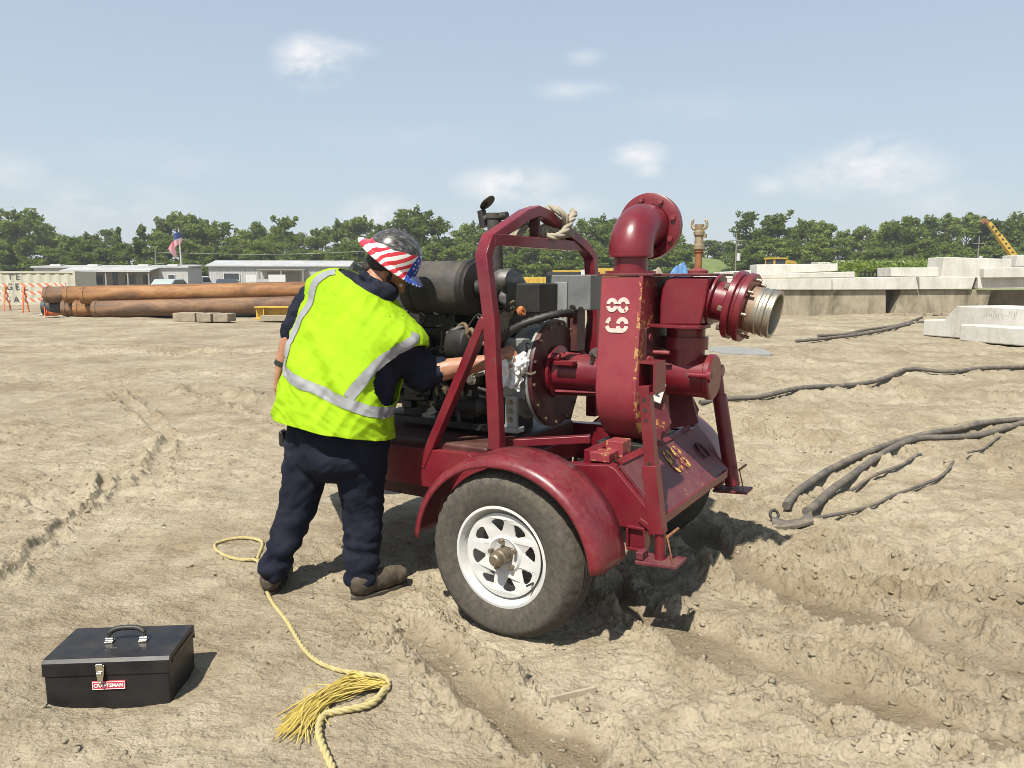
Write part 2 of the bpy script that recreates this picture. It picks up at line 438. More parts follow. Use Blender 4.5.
def ico(sub):
    bm = bmesh.new(); bmesh.ops.create_icosphere(bm, subdivisions=sub, radius=1)
    v = np.array([p.co[:] for p in bm.verts]); f = np.array([[q.index for q in p.verts] for p in bm.faces]); bm.free(); return v, f
def build_clods():
    rng = np.random.default_rng(3)
    # candidates near rut berms and at random
    P = []
    for pts, w, dep, brm in RUTS[:9]:
        L = np.array(pts)
        for (a, b) in zip(L[:-1], L[1:]):
            n = int(np.hypot(*(b-a))*260)
            t = rng.random((n,1)); q = a+(b-a)*t; d = (b-a)/np.hypot(*(b-a)); nn = np.array([-d[1], d[0]])
            off = (1.5*w*rng.choice([-1,1], (n,1)) + rng.normal(0, .8*w, (n,1)))
            P.append(q+nn*off)
    r = np.exp(rng.uniform(math.log(1.7), math.log(15), 34000)); a = rng.uniform(-.75,.75,34000)
    q = np.stack([np.sin(a)*r, np.cos(a)*r], 1)
    k = fbm(q[:,0]*.45+1.3, q[:,1]*.6+4, 23, 3) + .5*np.tanh(q[:,0]+.25) + rng.normal(0,.35,34000)
    P.append(q[k > -.55][:21000]); P = np.concatenate(P)
    far = np.hypot(P[:,0], P[:,1])
    ok = far > 1.6
    for ax, ay, ra, z in ANCH: ok &= np.hypot(P[:,0]-ax, P[:,1]-ay) > ra*.95
    P = P[ok]; z = ground_h(P[:,0], P[:,1])
    vs, fs = ico(1); V = []; F = []; n0 = 0
    base = [vs*(1+.75*np.array([mn.noise(Vector(p)*1.3+Vector((s*9,0,0))) + .8*mn.noise(Vector(p)*3.1+Vector((s*9,5,0))) for p in vs])[:,None])*np.array([1, .8, .7]) for s in range(24)]
    for i, (p, zz) in enumerate(zip(P, z)):
        s = min(.017, .0029*np.exp(rng.exponential(.50)))
        th = rng.uniform(0, 2*PI); c, sn = math.cos(th), math.sin(th)
        b = base[i % 24]*np.array([1, rng.uniform(.6,1), rng.uniform(.4,.75)])*s
        b = b @ np.array([[c,sn,0],[-sn,c,0],[0,0,1]])
        V.append(b+np.array([p[0], p[1], zz+s*.08])); F.append(fs+n0); n0 += len(vs)
    V = np.concatenate(V); F = np.concatenate(F)
    me = bpy.data.meshes.new('dirt_clods'); me.vertices.add(len(V)); me.vertices.foreach_set('co', V.ravel().astype('f'))
    me.loops.add(F.size); me.loops.foreach_set('vertex_index', F.ravel().astype('i'))
    me.polygons.add(len(F)); me.polygons.foreach_set('loop_start', (np.arange(len(F))*3).astype('i')); me.update(calc_edges=True)
    o = link('dirt_clods', me, M['mud'], flat=True)
    tag(o, 'loose crumbs and clods of dried tan mud strewn over the churned ground', 'dirt clods', kind='stuff')
build_clods()

# ------------------------------------------------------------------ pump trailer (local axes: x to the pump end, y to the far side, z up)
T = empty('pump_trailer', TO, -TA, 'dark red diesel pump on a single axle trailer with white spoked wheels', 'pump trailer')
WZ = .319
def make_wheel(y0, out):                       # out=-1 near wheel (face towards -y)
    ax = (0, -out, 0)                          # lathe axis runs inwards
    o = Vector((0, y0, WZ))
    w = MB()
    w.lathe([(.196,.0),(.208,.002),(.208,.008),(.199,.012),(.195,.03),(.178,.045),(.174,.07),(.172,.13),(.195,.165),(.206,.185),(.200,.19),(.186,.165),(.165,.13),(.166,.07),(.170,.045),(.188,.026),(.192,.006),(.196,.0)], o, ax, 72)
    pts = lambda r, c=(0,0), n=72: [(c[0]+r*math.cos(2*PI*k/n), c[1]+r*math.sin(2*PI*k/n)) for k in range(n)]
    spl = [pts(.170), pts(.036, n=32)]
    for k in range(8):
        th = k*PI/4+.2; tri = []
        r0, r1, w1 = .094, .146, .034
        raw = [(r0,-.006),(r0,.006),(r1-.014,w1-.002),(r1-.004,w1-.008),(r1,w1-.018),(r1+.003,0),(r1,-w1+.018),(r1-.004,-w1+.008),(r1-.014,-w1+.002)]
        spl.append([(a*math.cos(th)-b*math.sin(th), a*math.sin(th)+b*math.cos(th)) for a, b in raw][::-1])
    dm = curve2d_mesh(spl, .0025, .001)
    for v in dm.vertices:
        x, y, z = v.co; rr = math.hypot(x, y)
        dep = .038 + .010*math.cos(min(1, max(0, (rr-.06)/.11))*PI) - z
        v.co = Vector((x*(1 if out < 0 else -1), -out*dep, y)) + o
    w.add([v.co for v in dm.vertices], [tuple(p.vertices) for p in dm.polygons])
    w.lathe([(.036,.052),(.066,.032),(.070,.030),(.074,.034),(.085,.045)], o, ax, 48)
    W = obj('wheel', w, M['white'], T, ang=50)
    t = MB()
    pr = [(.194,.012),(.203,.004),(.215,-.003),(.235,-.009),(.262,-.014),(.285,-.012),(.298,-.013),(.312,-.004),(.326,.010),(.334,.022)]
    tr = [(.338,.032)]
    for gy in (.055,.083,.111,.139): tr += [(.343,gy-.007),(.344,gy-.004),(.334,gy-.003),(.334,gy+.003),(.344,gy+.004),(.343,gy+.007)]
    tr += [(.338,.164)]
    t.lathe(pr+tr+[(r,.196-h) for r, h in pr[::-1]], o, ax, 110)
    me = t.mesh('tyre')
    for v in me.vertices:                      # tread notches on the shoulders
        d = v.co-o; r = math.hypot(d.x, d.z)
        if .320 < r < .3395:
            q = math.atan2(d.z, d.x)
            k = .006*(1 if math.sin(q*72) > .2 else 0); v.co -= Vector((d.x, 0, d.z)).normalized()*k
    link('tyre', me, M['rubber'], W, ang=60)
    h = MB(); h.lathe([(.0,-.045),(.018,-.045),(.024,-.040),(.026,-.03),(.026,-.012),(.033,-.008),(.034,.02),(.034,.06)], o, ax, 32)
    obj('hub_cap', h, M['bolt'], W)
    for k in range(5):
        q = 2*PI*k/5+.45; c = o+Vector((.058*math.cos(q), 0, .058*math.sin(q)))
        b = MB(); b.cyl(c+Vector((0, out*-.034, 0)), c+Vector((0, out*-.014, 0)), .0105, .0095, 6)
        obj('lug_nut', b, M['bolt'], W, ang=20)
    s = MB(); q = -.55; c = o+Vector((.163*math.cos(q), 0, .163*math.sin(q)))
    s.cyl(c+Vector((0,-out*.03,0)), c+Vector((-.008,out*.012,0)), .005, .004, 8); obj('valve_stem', s, M['black'], W)
    return W
make_wheel(0, -1); make_wheel(1.66, 1)
ax = MB(); ax.cyl((0,.12,WZ), (0,1.54,WZ), .032); ax.bb(-.03,.03,.34,.40,.32,.46); ax.bb(-.03,.03,1.26,1.32,.32,.46); obj('axle', ax, M['darkred'], T)

def make_fender(y0, s):                        # s=+1: outer edge at y0, running inwards +y
    prof = [(.392,-.030),(.402,-.031),(.420,-.022),(.432,-.004),(.436,.03),(.437,.07),(.437,.15),(.436,.205)]
    m = MB(); n = 44; L = len(prof); vs = []
    for k in range(n+1):
        th = R_(6+168*k/n)
        for r, y in prof:
            rr = r + .004*math.sin(3*th)
            vs.append((.012+rr*math.cos(th)*(1.0), y0+s*y, .295+rr*1.0*math.sin(th)))
    fs = [(k*L+i, k*L+i+1, (k+1)*L+i+1, (k+1)*L+i) for k in range(n) for i in range(L-1)]
    m.add(vs, fs); o = obj('fender', m, M['reddirty'], T, ang=60)
    sd = o.modifiers.new('s', 'SOLIDIFY'); sd.thickness = .005
make_fender(0, 1); make_fender(1.66, -1)

# chassis
fr = MB()
prof = [(-1.40,.42),(-1.40,.60),(.10,.64),(.31,.66),(.335,.652),(.515,.47),(.50,.415),(.30,.415),(-.45,.44),(-1.2,.44)]
for y0 in (.33, 1.26): fr.prism([(x, y0, z) for x, z in prof], (0,.065,0))
for x in (-1.36, -.9, -.3): fr.bb(x-.04, x+.04, .395, 1.26, .47, .57)
for s in (-1, 1): fr.bar([(-1.40, .83+s*.44, .52), (-1.86, .83+s*.06, .50)], .07, .12, (0,0,1))
fr.bb(-1.94,-1.82,.76,.90,.44,.56)
# stepped brackets and channel across the rear
fr.bar([(.20,.38,.672),(.20,1.26,.672)], .06, .05)
fr.bar([(-.30,.46,.66),(.10,.60,.70)], .035, .04)
obj('chassis', fr, M['red'], T, bev=.004)
c = MB(); c.bb(.21,.30,.36,.45,.662,.70); obj('step_bracket', c, M['wornedge'], T, bev=.004)
c = MB(); c.bb(.24,.32,.45,.54,.668,.735); obj('step_bracket', c, M['wornedge'], T, bev=.004)
tk = MB(); tk.bb(-1.38,-.30,.37,1.22,.37,.655)
obj('fuel_tank', tk, M['darkred'], T, bev=.015, seg=3)  # dark tone puts the shade on the red tank into its paint
# sloped rear plate with its curled far end
rp = MB()
pl = [(.338,.655),(.352,.665),(.535,.475),(.520,.46)]
rp.prism([(x, .36, z) for x, z in pl], (0, .90, 0))
n = 12
arc = [(1.26+.075*math.sin(PI*k/n*.55), k/n) for k in range(n+1)]
vs = []
for y, t in arc: vs += [(.345+.19*t, y, .71-.21*t-.0*t), (.325+.19*t, y, .70-.21*t)]
rp.prism([(.36,.92,.66),(.335,1.20,.70),(.33,1.27,.715),(.36,1.315,.67),(.44,1.335,.56),(.475,1.30,.50),(.50,1.10,.478)], (-.012,0,-.012))
pw = obj('rear_plate', rp, M['plum'], T, bev=.003)
lip = MB(); lip.bar([(.345,.36,.672),(.345,1.25,.672)], .03, .012, (1,0,-.6)); lip.bar([(.530,.36,.462),(.530,1.22,.466)], .035, .02)
obj('edge_lip', lip, M['red'], pw)
for yc in (.47, 1.13):                         # oval lifting handles
    lg = MB()
    pts = [(.435+.045*math.cos(q)*.7, yc+.035*math.sin(q), .578-.045*math.cos(q)*.7) for q in np.linspace(.6, 2*PI-.6, 14)]
    lg.rings([(x+.008, y, z+.008) for x, y, z in pts], .007, 8)
    obj('grab_loop', lg, M['darkred'], pw)
def numeral(shape, place):                    # shape: list of (cx, cy, rx, ry, a0, a1); place maps (u, v, d) to local
    m = MB()
    for si, (cx, cy, rx, ry, a0, a1, th) in enumerate(shape):
        n = max(4, int(abs(a1-a0)/9)); vs = []
        for k in range(n+1):
            a = R_(a0+(a1-a0)*k/n); c, s = math.cos(a), math.sin(a)
            for rr, d in ((-th/2, 0), (th/2, 0), (th/2, .0012+.0003*si), (-th/2, .0012+.0003*si)):
                vs.append(place(cx+(rx+rr)*c, cy+(ry+rr)*s, d))
        fs = []
        for k in range(n):
            for i in range(4): j = (i+1) % 4; fs.append((k*4+i, k*4+j, k*4+4+j, k*4+4+i))
        fs += [(3,2,1,0), (n*4,n*4+1,n*4+2,n*4+3)]
        m.add(vs, fs)
    return m
def dig8(w, h, t, x0=0):
    a = []
    for cy, rx, ry in ((.27*h, w/2-t/2, .27*h-t/2), (.75*h, w/2-t/2-.003, .25*h-t/2)):
        a += [(x0+w/2, cy, rx, ry, -78, 78, t), (x0+w/2, cy, rx, ry, 102, 258, t)]
    return a
def dig6(w, h, t, x0=0):
    a = [(x0+w/2, .27*h, w/2-t/2, .27*h-t/2, -78, 78, t), (x0+w/2, .27*h, w/2-t/2, .27*h-t/2, 102, 258, t)]
    a += [(x0+w/2, .75*h, w/2-t/2, .25*h-t/2, 102, 200, t), (x0+w/2, .75*h, w/2-t/2, .25*h-t/2, 8, 78, t), (x0+t/2-.5, .51*h, .5, .5, -3, 3, t)]
    return a
s2 = math.sqrt(.5)
def on_plate(u, v, d):                         # numbers run across the sloped plate
    return Vector((.3525 + v*s2 + (d+.001)*s2 + .02, .74 + u, .6645 - v*s2 + (d+.001)*s2 - .02))
obj('painted_digit', numeral(dig6(.085,.125,.024), on_plate), M['yellowpaint'], pw); obj('painted_digit', numeral(dig8(.085,.125,.024,.10), on_plate), M['yellowpaint'], pw)

# jack stands
def jack(y, top, mid, bot, rnd):
    a = MB()
    if rnd: a.cyl(top, mid, .026); a.cyl((Vector(top)+Vector((-.03,0,-.015))), Vector(top)+Vector((.035,0,-.015)), .032, n=20)
    else: a.bar([top, mid], .044, .044, (0,1,0))
    J = obj('jack_stand', a, M['red'], T, bev=.003)
    sl = MB(); t, m, b = Vector(top), Vector(mid), Vector(bot)
    s0 = m+(m-b)*.55
    if rnd: sl.cyl(s0, b+Vector((0,0,.02)), .036)
    else: sl.bar([s0, b+Vector((-.012,0,.11))], .056, .056, (0,1,0)); sl.cyl(b+Vector((-.005,0,.12)), b+Vector((-.003,0,.005)), .021)
    obj('jack_sleeve', sl, M['red'], J, bev=.003)
    fp = MB(); fp.box(b, (.17,.12,.014), Matrix.Rotation(R_(-4), 3, 'Y')); fp.box(b+Vector((-.07,-.02,.02)), (.03,.06,.03))
    obj('foot_plate', fp, M['plum'], J, bev=.003)
    if not rnd:
        for k in (.06,.105,.15,.34):
            p = t+(m-t)*(k/.5); h = MB(); h.cyl(p+Vector((0,-.0235,0)), p+Vector((0,-.018,0)), .008, n=12); obj('pin_hole', h, M['black'], J)
            h2 = None
    pn = MB(); pn.cyl(b+Vector((.045,-.06,.12)), b+Vector((.045,.06,.12)), .006, n=10); pn.rings(spline([b+Vector((.045,-.06,.12)), b+Vector((.06,-.065,.07)), b+Vector((.07,-.055,.01))], 5), .003, 6)
    obj('lock_pin', pn, M['rust'], J)
    return J
jack(.30, (.472,.30,1.0), (.520,.30,.56), (.552,.30,.318), False)
jack(1.36, (.425,1.36,.965), (.475,1.36,.66), (.53,1.36,.352), True)
br = MB()                                      # open box bracket on top of the near jack, square stub below it
for z0 in (.972, 1.088): br.bb(.448,.512,.285,.40,z0-.004,z0+.004)
for x0 in (.448, .512): br.bb(x0-.004,x0+.004,.285,.40,.976,1.084)
br.bb(.452,.508,.392,.40,.976,1.084)
obj('jack_bracket', br, M['red'], T)
sb = MB()
for z0 in (.335,.425): sb.bb(.40,.475,.315,.375,z0-.005,z0+.005)
for x0 in (.402,.473): sb.bb(x0-.005,x0+.005,.315,.375,.341,.419)
sb.bb(.408,.467,.335,.345,.341,.419)
obj('socket_bracket', sb, M['red'], T, bev=.002)
hp = MB(); hp.bar([(.45,.345,.46),(.50,.345,.43),(.50,.345,.40)], .05, .02, (0,1,0)); obj('latch_bracket', hp, M['red'], T, bev=.003)

# lifting frame over the engine
hf = MB(); hw = .062
hf.bar([(-.234,.35,.66),(-.262,.35,1.23),(-.300,.35,1.50),(-.305,.40,1.575),(-.305,.70,1.70),(-.305,.80,1.725),(-.305,.90,1.712),(-.28,1.27,1.575),(-.265,1.33,1.52),(-.25,1.35,1.2),(-.25,1.35,.66)], hw, .05, (1,0,0))
H = obj('lifting_frame', hf, M['red'], T, bev=.006)
c = MB(); c.bar([(-.295,.40,1.575),(-.285,1.27,1.575)], .045, .05, (1,0,0)); obj('cross_bar', c, M['red'], H, bev=.004)
c = MB(); c.bar([(-.305,.80,1.71),(-.305,.80,1.59)], .05, .022, (1,0,0)); obj('lifting_eye', c, M['darkred'], H, bev=.003)
c = MB(); c.bar([(-.285,.35,1.235),(-.31,.35,1.195),(-.645,.35,.535)], .05, .042, (0,1,0)); c.bar([(-.36,.35,.62),(-.54,.35,.43)], .05, .03, (0,1,0))
obj('brace', c, M['red'], H, bev=.005)
c = MB(); c.bar([(-.26,1.35,1.18),(-.42,1.35,.60)], .05, .04, (0,1,0)); obj('brace', c, M['darkred'], H, bev=.005)

# pump casing (volute) with the number on its edge
def arcp(cy, cz, r, a0, a1, n): return [(cy+r*math.cos(R_(a0+(a1-a0)*k/n)), cz+r*math.sin(R_(a0+(a1-a0)*k/n))) for k in range(n+1)]
vp = [(.605,1.415),(.585,1.22),(.565,1.02)] + arcp(.83,.94,.272,172,368,26) + [(1.10,1.06),(1.085,1.415)]
pc = MB(); pc.prism([(.137, y, z) for y, z in vp], (.178,0,0))
PC = obj('pump_casing', pc, M['redfade'], T, bev=.008, seg=3, ang=30)
big = [(.83+(y-.83)*1.045, .94+(z-.94)*(1.03 if z < 1.4 else 1.0)) for y, z in vp]
c = MB(); c.prism([(.315, y, z) for y, z in big], (.018,0,0)); obj('cover_plate', c, M['wornedge'], PC, bev=.003, ang=30)
def on_case(u, v, d):                          # text runs upwards on the near edge
    z = 1.178 + u; y = .605 - (1.415-z)*.1026
    return Vector((.278 - v, y-.0012-d, z))
obj('painted_digit', numeral(dig6(.066,.108,.0175), on_case), M['stencil'], PC); obj('painted_digit', numeral(dig8(.066,.108,.0175,.083), on_case), M['stencil'], PC)
c = MB(); c.bb(.12,.375,.60,1.10,1.417,1.427); c.bb(.375,.585,.692,1.10,1.417,1.427)
obj('top_flange', c, M['plum'], PC, bev=.002)
c = MB(); c.prism([(.332,.66,1.20),(.332,.95,1.20),(.56,.80,1.20),(.56,.66,1.20),(.50,.62,1.20)], (0,0,.012)); obj('shelf_plate', c, M['red'], PC, bev=.002)
c = MB(); c.lathe([(.078,1.427),(.078,1.50),(.100,1.503),(.102,1.513),(.100,1.523),(.095,1.526)], (.165,.86,0), (0,0,1), 40); c.lathe([(.115,1.428),(.115,1.44),(.078,1.44)], (.165,.86,0), (0,0,1), 40)
obj('discharge_neck', c, M['red'], PC)
ec = Vector((.165, 1.01, 1.525)); el = []                                    # elbow: rises, then turns away to the far side
for k in range(15):
    q = PI/2*k/14
    el.append((ec.x, ec.y-.15*math.cos(q), ec.z+.128*math.sin(q)))
c = MB(); c.rings([(ec.x,.86,1.52)]+el+[(ec.x,1.06,1.653)], [.101]*17, 36, up=(1,0,0)); obj('elbow', c, M['red'], PC, ang=50)
fc = Vector((ec.x, 1.06, 1.653))
c = MB(); c.lathe([(.103,0),(.151,.0),(.155,.003),(.155,.024),(.151,.027),(.09,.027),(.088,-.01)], fc, (0,1,0), 48)
c.lathe([(.09,.028),(.150,.028),(.154,.031),(.154,.045),(.150,.048),(.0,.048)], fc, (0,1,0), 48)
obj('elbow_flange', c, M['red'], PC)
for k in range(8):
    q = 2*PI*(k+.35)/8; p = fc+Vector((.129*math.cos(q), 0, .129*math.sin(q)))
    c = MB(); c.cyl(p+Vector((0,-.014,0)), p+Vector((0,.002,0)), .013, n=6); c.cyl(p+Vector((0,-.002,0)), p+Vector((0,.068,0)), .007, n=8); obj('flange_bolt', c, M['redbolt'], PC, ang=20)
# suction chest: rounded box, stub, tee
c = MB(); y0 = .70
sec = [(.368,1.205),(.548,1.21),(.566,1.30),(.580,1.412),(.425,1.415),(.395,1.40),(.375,1.36),(.368,1.30)]
c.prism([(x, y0, z) for x, z in sec], (0,.28,0))
SCH = obj('suction_chest', c, M['red'], T, bev=.012, seg=3)
c = MB(); c.cyl((.14,.95,1.30),(.36,.95,1.30),.09); c.bb(.30,.345,.62,1.08,.92,1.20); obj('suction_back', c, M['darkred'], SCH, bev=.004)  # shade of the recess is painted in as dark red
c = MB(); c.cyl((.445,.83,1.215),(.445,.83,1.0),.083,n=36); c.cyl((.445,.83,1.155),(.445,.83,1.10),.097,n=36); c.lathe([(.083,1.19),(.105,1.195),(.105,1.21)],(.445,.83,0),(0,0,1),36)
obj('stub_pipe', c, M['red'], SCH)
c = MB(); c.lathe([(.0,0),(.088,.0),(.098,.006),(.098,.06),(.094,.064),(.094,.23),(.100,.235),(.100,.255),(.092,.262),(.0,.262)], (.318,.83,.99), (1,0,-.03), 40)
obj('tee_pipe', c, M['red'], SCH)
c = MB(); c.cyl((.50,.715,1.0),(.60,.715,1.0),.013,n=14); c.cyl((.585,.715,1.0),(.60,.715,1.0),.028,n=18); obj('drain_pin', c, M['red'], SCH)
c = MB(); c.cyl((.30,.66,1.06),(.36,.64,1.06),.02,n=14); c.cyl((.30,.66,1.155),(.35,.66,1.155),.016,n=14); c.cyl((.33,.70,1.09),(.42,.70,1.09),.01,n=12); obj('plug', c, M['redbolt'], SCH)
sd = Vector((1, 0, -.23)).normalized(); so = Vector((.560,.83,1.318))
c = MB(); c.lathe([(.084,-.03),(.084,.12),(.09,.125)], so, sd, 36); c.lathe([(.11,.0),(.11,.012),(.084,.014)], so+sd*.005, sd, 36); obj('suction_pipe', c, M['red'], SCH)
f0 = so+sd*.085
c = MB(); c.lathe([(.08,.0),(.142,.0),(.146,.004),(.146,.026),(.142,.030),(.132,.032),(.130,.044),(.142,.046),(.146,.050),(.146,.072),(.142,.076),(.09,.078)], f0, sd, 56)
obj('suction_flange', c, M['red'], SCH)
u1 = sd.cross(Vector((0,1,0))).normalized()
for k in range(8):
    q = 2*PI*(k+.2)/8; p = f0 + (Vector((0,1,0))*math.cos(q)+u1*math.sin(q))*.123
    c = MB(); c.cyl(p-sd*.02, p+sd*.002, .013, n=6); c.cyl(p-sd*.02, p+sd*.10, .0075, n=10); obj('flange_bolt', c, M['bolt'], SCH, ang=20)
c0 = f0+sd*.077
c = MB(); c.lathe([(.095,.0),(.097,.006),(.097,.036),(.091,.04)], c0, sd, 44); obj('pipe_nipple', c, M['rustsleeve'], SCH)
c = MB(); c.lathe([(.093,.034),(.099,.037),(.101,.050),(.097,.054),(.097,.064),(.101,.068),(.102,.080),(.095,.084),(.094,.092),(.100,.095),(.101,.108),(.095,.110),(.085,.108),(.081,.08),(.081,.02),(.0,.0)], c0, sd, 44)
obj('hose_coupling', c, M['alu'], SCH)
# claw coupling on its rusty nipple
g = Vector((.490,.83,0))
c = MB(); c.lathe([(.042,1.427),(.044,1.44),(.030,1.446),(.018,1.45)], g, (0,0,1), 20); obj('nipple_base', c, M['redbolt'], SCH)
c = MB(); c.lathe([(.016,1.44),(.016,1.515),(.020,1.518),(.020,1.53)], g, (0,0,1), 20); obj('rusty_nipple', c, M['rust'], SCH)
c = MB(); c.lathe([(.020,1.528),(.0245,1.53),(.0245,1.55),(.019,1.553),(.018,1.585),(.023,1.59),(.024,1.605),(.018,1.61),(.020,1.625),(.0205,1.636),(.011,1.636)], g, (0,0,1), 22)
for s in (-1, 1): c.rings(spline([g+Vector((s*.014,0,1.615)), g+Vector((s*.026,0,1.620)), g+Vector((s*.033,0,1.632)), g+Vector((s*.030,0,1.650)), g+Vector((s*.024,0,1.655))], 4), [.007]*8+[.006]*5+[.005]*4, 8)
c.bb(.500,.522,.824,.836,1.578,1.596)
obj('claw_coupling', c, M['brass'], SCH)
c = MB(); c.box((.40,.60,.935), (.07,.006,.085), Matrix.Rotation(R_(16),3,'Y')); NP = obj('data_plate', c, M['label'], SCH, bev=.002)
tm = text_mesh('22', .05, .0005); 
tm.transform(Matrix.Translation((.40,.5955,.935)) @ Matrix.Rotation(R_(16),4,'Y') @ Matrix.Rotation(R_(90),4,'X'))
link('painted_number', tm, M['ink'], SCH, flat=True)
c = MB(); c.prism([(.34,.62,.98),(.40,.62,.97),(.46,.62,.80),(.42,.62,.72),(.35,.62,.74)], (0,.02,0)); obj('gusset', c, M['plum'], T, bev=.002)
c = MB(); c.prism([(.34,.90,.95),(.45,.90,.90),(.49,.90,.76),(.36,.90,.72)], (0,.02,0))
obj('gusset', c, M['plum'], T, bev=.002)
c = MB(); c.bar([(.35,.98,.94),(.36,1.25,.72)], .02, .10, (1,0,0)); obj('gusset', c, M['darkred'], T, bev=.002)
c = MB(); c.bb(.12,.34,.62,1.04,.62,.69); c.bb(.10,.34,.42,1.24,.575,.62); obj('pump_foot', c, M['black'], T, bev=.004)  # black holds the deep shade round the foot as well as its grime

# drive end: disc, bearing tube, bell housing
dc = Vector((-.19,.83,.953))
c = MB(); c.lathe([(.0,.0),(.255,.0),(.258,-.004),(.258,-.020),(.0,-.020)], dc, (1,0,0), 64)
DR = obj('flywheel_cover', c, M['darkred'], T)
for k in range(14):
    q = 2*PI*(k+.3)/14; p = dc+Vector((0,.238*math.cos(q),.238*math.sin(q)))
    c = MB(); c.cyl(p, p+Vector((.010,0,0)), .0075, n=6); obj('cover_bolt', c, M['bolt'], DR, ang=20)
c = MB(); c.lathe([(.125,.002),(.125,.016),(.092,.020),(.088,.03),(.088,.30),(.0,.30)], dc+Vector((0,-.01,.01)), (1,0,0), 40)
for q in (60, 120, 240, 300):
    v = Vector((0, math.cos(R_(q)), math.sin(R_(q)))); c.bar([dc+Vector((.02,0,0))+v*.10, dc+Vector((.30,0,0))+v*.085], .014, .04, v)
obj('bearing_housing', c, M['red'], DR, bev=.002)
c = MB(); c.box(dc+Vector((.10,-.115,.065)), (.10,.05,.02)); c.cyl(dc+Vector((.03,-.115,.09)), dc+Vector((.07,-.11,.09)), .018, n=12); obj('mount_lug', c, M['red'], DR, bev=.003)
c = MB(); c.cyl((.09,.64,1.075),(.115,.62,1.085),.022,n=20); c.cyl((.07,.66,1.03),(.10,.63,1.08),.012,n=12); obj('grease_cup', c, M['steel'], DR)
c = MB(); c.lathe([(.05,-.02),(.262,-.02),(.262,-.035),(.235,-.045),(.215,-.13),(.235,-.14),(.235,-.155),(.0,-.155)], dc, (1,0,0), 56)
c.bb(-.36,-.24,.60,.66,.85,1.13)
BH = obj('bell_housing', c, M['cast'], T, bev=.004)
c = MB(); c.bb(-.315,-.255,.545,.57,.72,.87); c.bb(-.345,-.235,.52,.59,.70,.725); obj('engine_mount', c, M['cast'], BH, bev=.004)
for z in (.76,.80,.84): 
    c = MB(); c.cyl((-.285,.538,z),(-.285,.548,z),.012,n=10); obj('mount_bolt', c, M['bolt'], BH)

# engine
rg = random.Random(5)
c = MB(); c.bb(-1.12,-.35,.64,1.02,.76,1.16); c.bb(-1.05,-.40,.70,.96,.56,.80); c.bb(-1.10,-.36,.66,1.0,1.16,1.26)
for k in range(7): c.bb(-1.05+k*.10,-1.0+k*.10,.615,.66,.82,1.05)
for k in range(30):
    x, z = rg.uniform(-1.05,-.4), rg.uniform(.74,1.12); s = rg.uniform(.02,.06)
    c.bb(x-s,x+s,.60+rg.uniform(0,.02),.66,z-s*.6,z+s*.6)
EN = obj('engine', c, M['black'], T, bev=.006)
c = MB(); c.bb(-1.06,-.40,.70,.92,1.262,1.31); 
for k in range(4): c.bb(-1.04+k*.165,-.91+k*.165,.72,.90,1.31,1.325)
obj('valve_cover', c, M['blackmat'], EN, bev=.01)
c = MB()
c.lathe([(.0,0),(.115,0),(.128,.008),(.130,.02),(.130,.335),(.126,.345)], (-.885,.60,1.362), (1,0,0), 48); AC = obj('air_cleaner', c, M['blackmat'], EN)
c = MB(); c.lathe([(.126,.34),(.136,.342),(.136,.37),(.128,.374),(.120,.385),(.0,.39)], (-.885,.60,1.362), (1,0,0), 48); c.lathe([(.131,.05),(.133,.052),(.133,.068),(.131,.07)], (-.885,.60,1.362), (1,0,0), 48); c.bb(-.72,-.62,.58,.66,1.16,1.24)
obj('cleaner_cap', c, M['black'], EN)
c = MB(); c.rings(spline([(-.50,.60,1.36),(-.44,.62,1.36),(-.42,.70,1.33),(-.43,.76,1.28)],5), .045, 14); obj('intake_hose', c, M['black'], EN)
c = MB(); c.bb(-.62,-.50,.56,.64,.98,1.16); c.lathe([(.0,0),(.085,0),(.09,.01),(.09,.10),(.06,.12),(.0,.12)], (-.64,.60,1.09), (1,0,0), 28); obj('alternator', c, M['black'], EN, bev=.004)
c = MB(); c.cyl((-.52,.80,1.30),(-.535,.80,1.70),.036,n=24); c.cyl((-.535,.80,1.60),(-.535,.80,1.615),.043,n=24); c.cyl((-.535,.80,1.70),(-.535,.80,1.725),.042,n=24)
c.cyl((-.60,.80,1.700),(-.46,.80,1.712),.019,n=14); obj('exhaust_stack', c, M['blackmat'], EN)
c = MB(); c.cyl((-.595,.80,1.66),(-.61,.80,1.74),.022,n=12); c.lathe([(.0,0),(.044,.002),(.044,.006),(.0,.006)], (-.572,.80,1.775), (-.62,0,.62), 20); c.cyl((-.61,.80,1.735),(-.572,.80,1.775),.007,n=8); obj('rain_cap', c, M['black'], EN)
# muffler shield: lumpy pressed metal
c = MB(); c.sphere((-.385,.66,1.40),(.075,.06,.055),24); c.cap((-.43,.66,1.36),(-.37,.66,1.30),.045,.03,20); c.cap((-.33,.66,1.395),(-.30,.68,1.36),.045,.03,20)
me = union_mesh(c, .008, 3); displace(me, lambda p, n: .004*mn.noise(p*28)); link('exhaust_shield', me, M['soot'], EN, ang=60)
c = MB(); c.bb(-.345,-.165,.60,.78,1.25,1.385); obj('relay_box', c, M['black'], EN, bev=.008)
c = MB(); c.cyl((-.255,.575,1.255),(-.235,.575,1.262),.022,n=16); c.sphere((-.245,.57,1.268),.016,12); obj('filler_cap', c, M['copper'], EN)
c = MB(); c.cyl((-.40,.58,1.12),(-.40,.58,1.02),.05,n=20); c.cyl((-.40,.58,1.13),(-.40,.58,1.12),.055,n=20); obj('oil_filter', c, M['black'], EN)
c = MB(); c.rings(spline([(-.36,.57,1.10),(-.29,.53,1.16),(-.20,.55,1.21),(-.10,.62,1.245),(-.06,.72,1.25)],8), [.016+.0035*(i % 2) for i in range(33)], 12); obj('corrugated_hose', c, M['black'], EN)
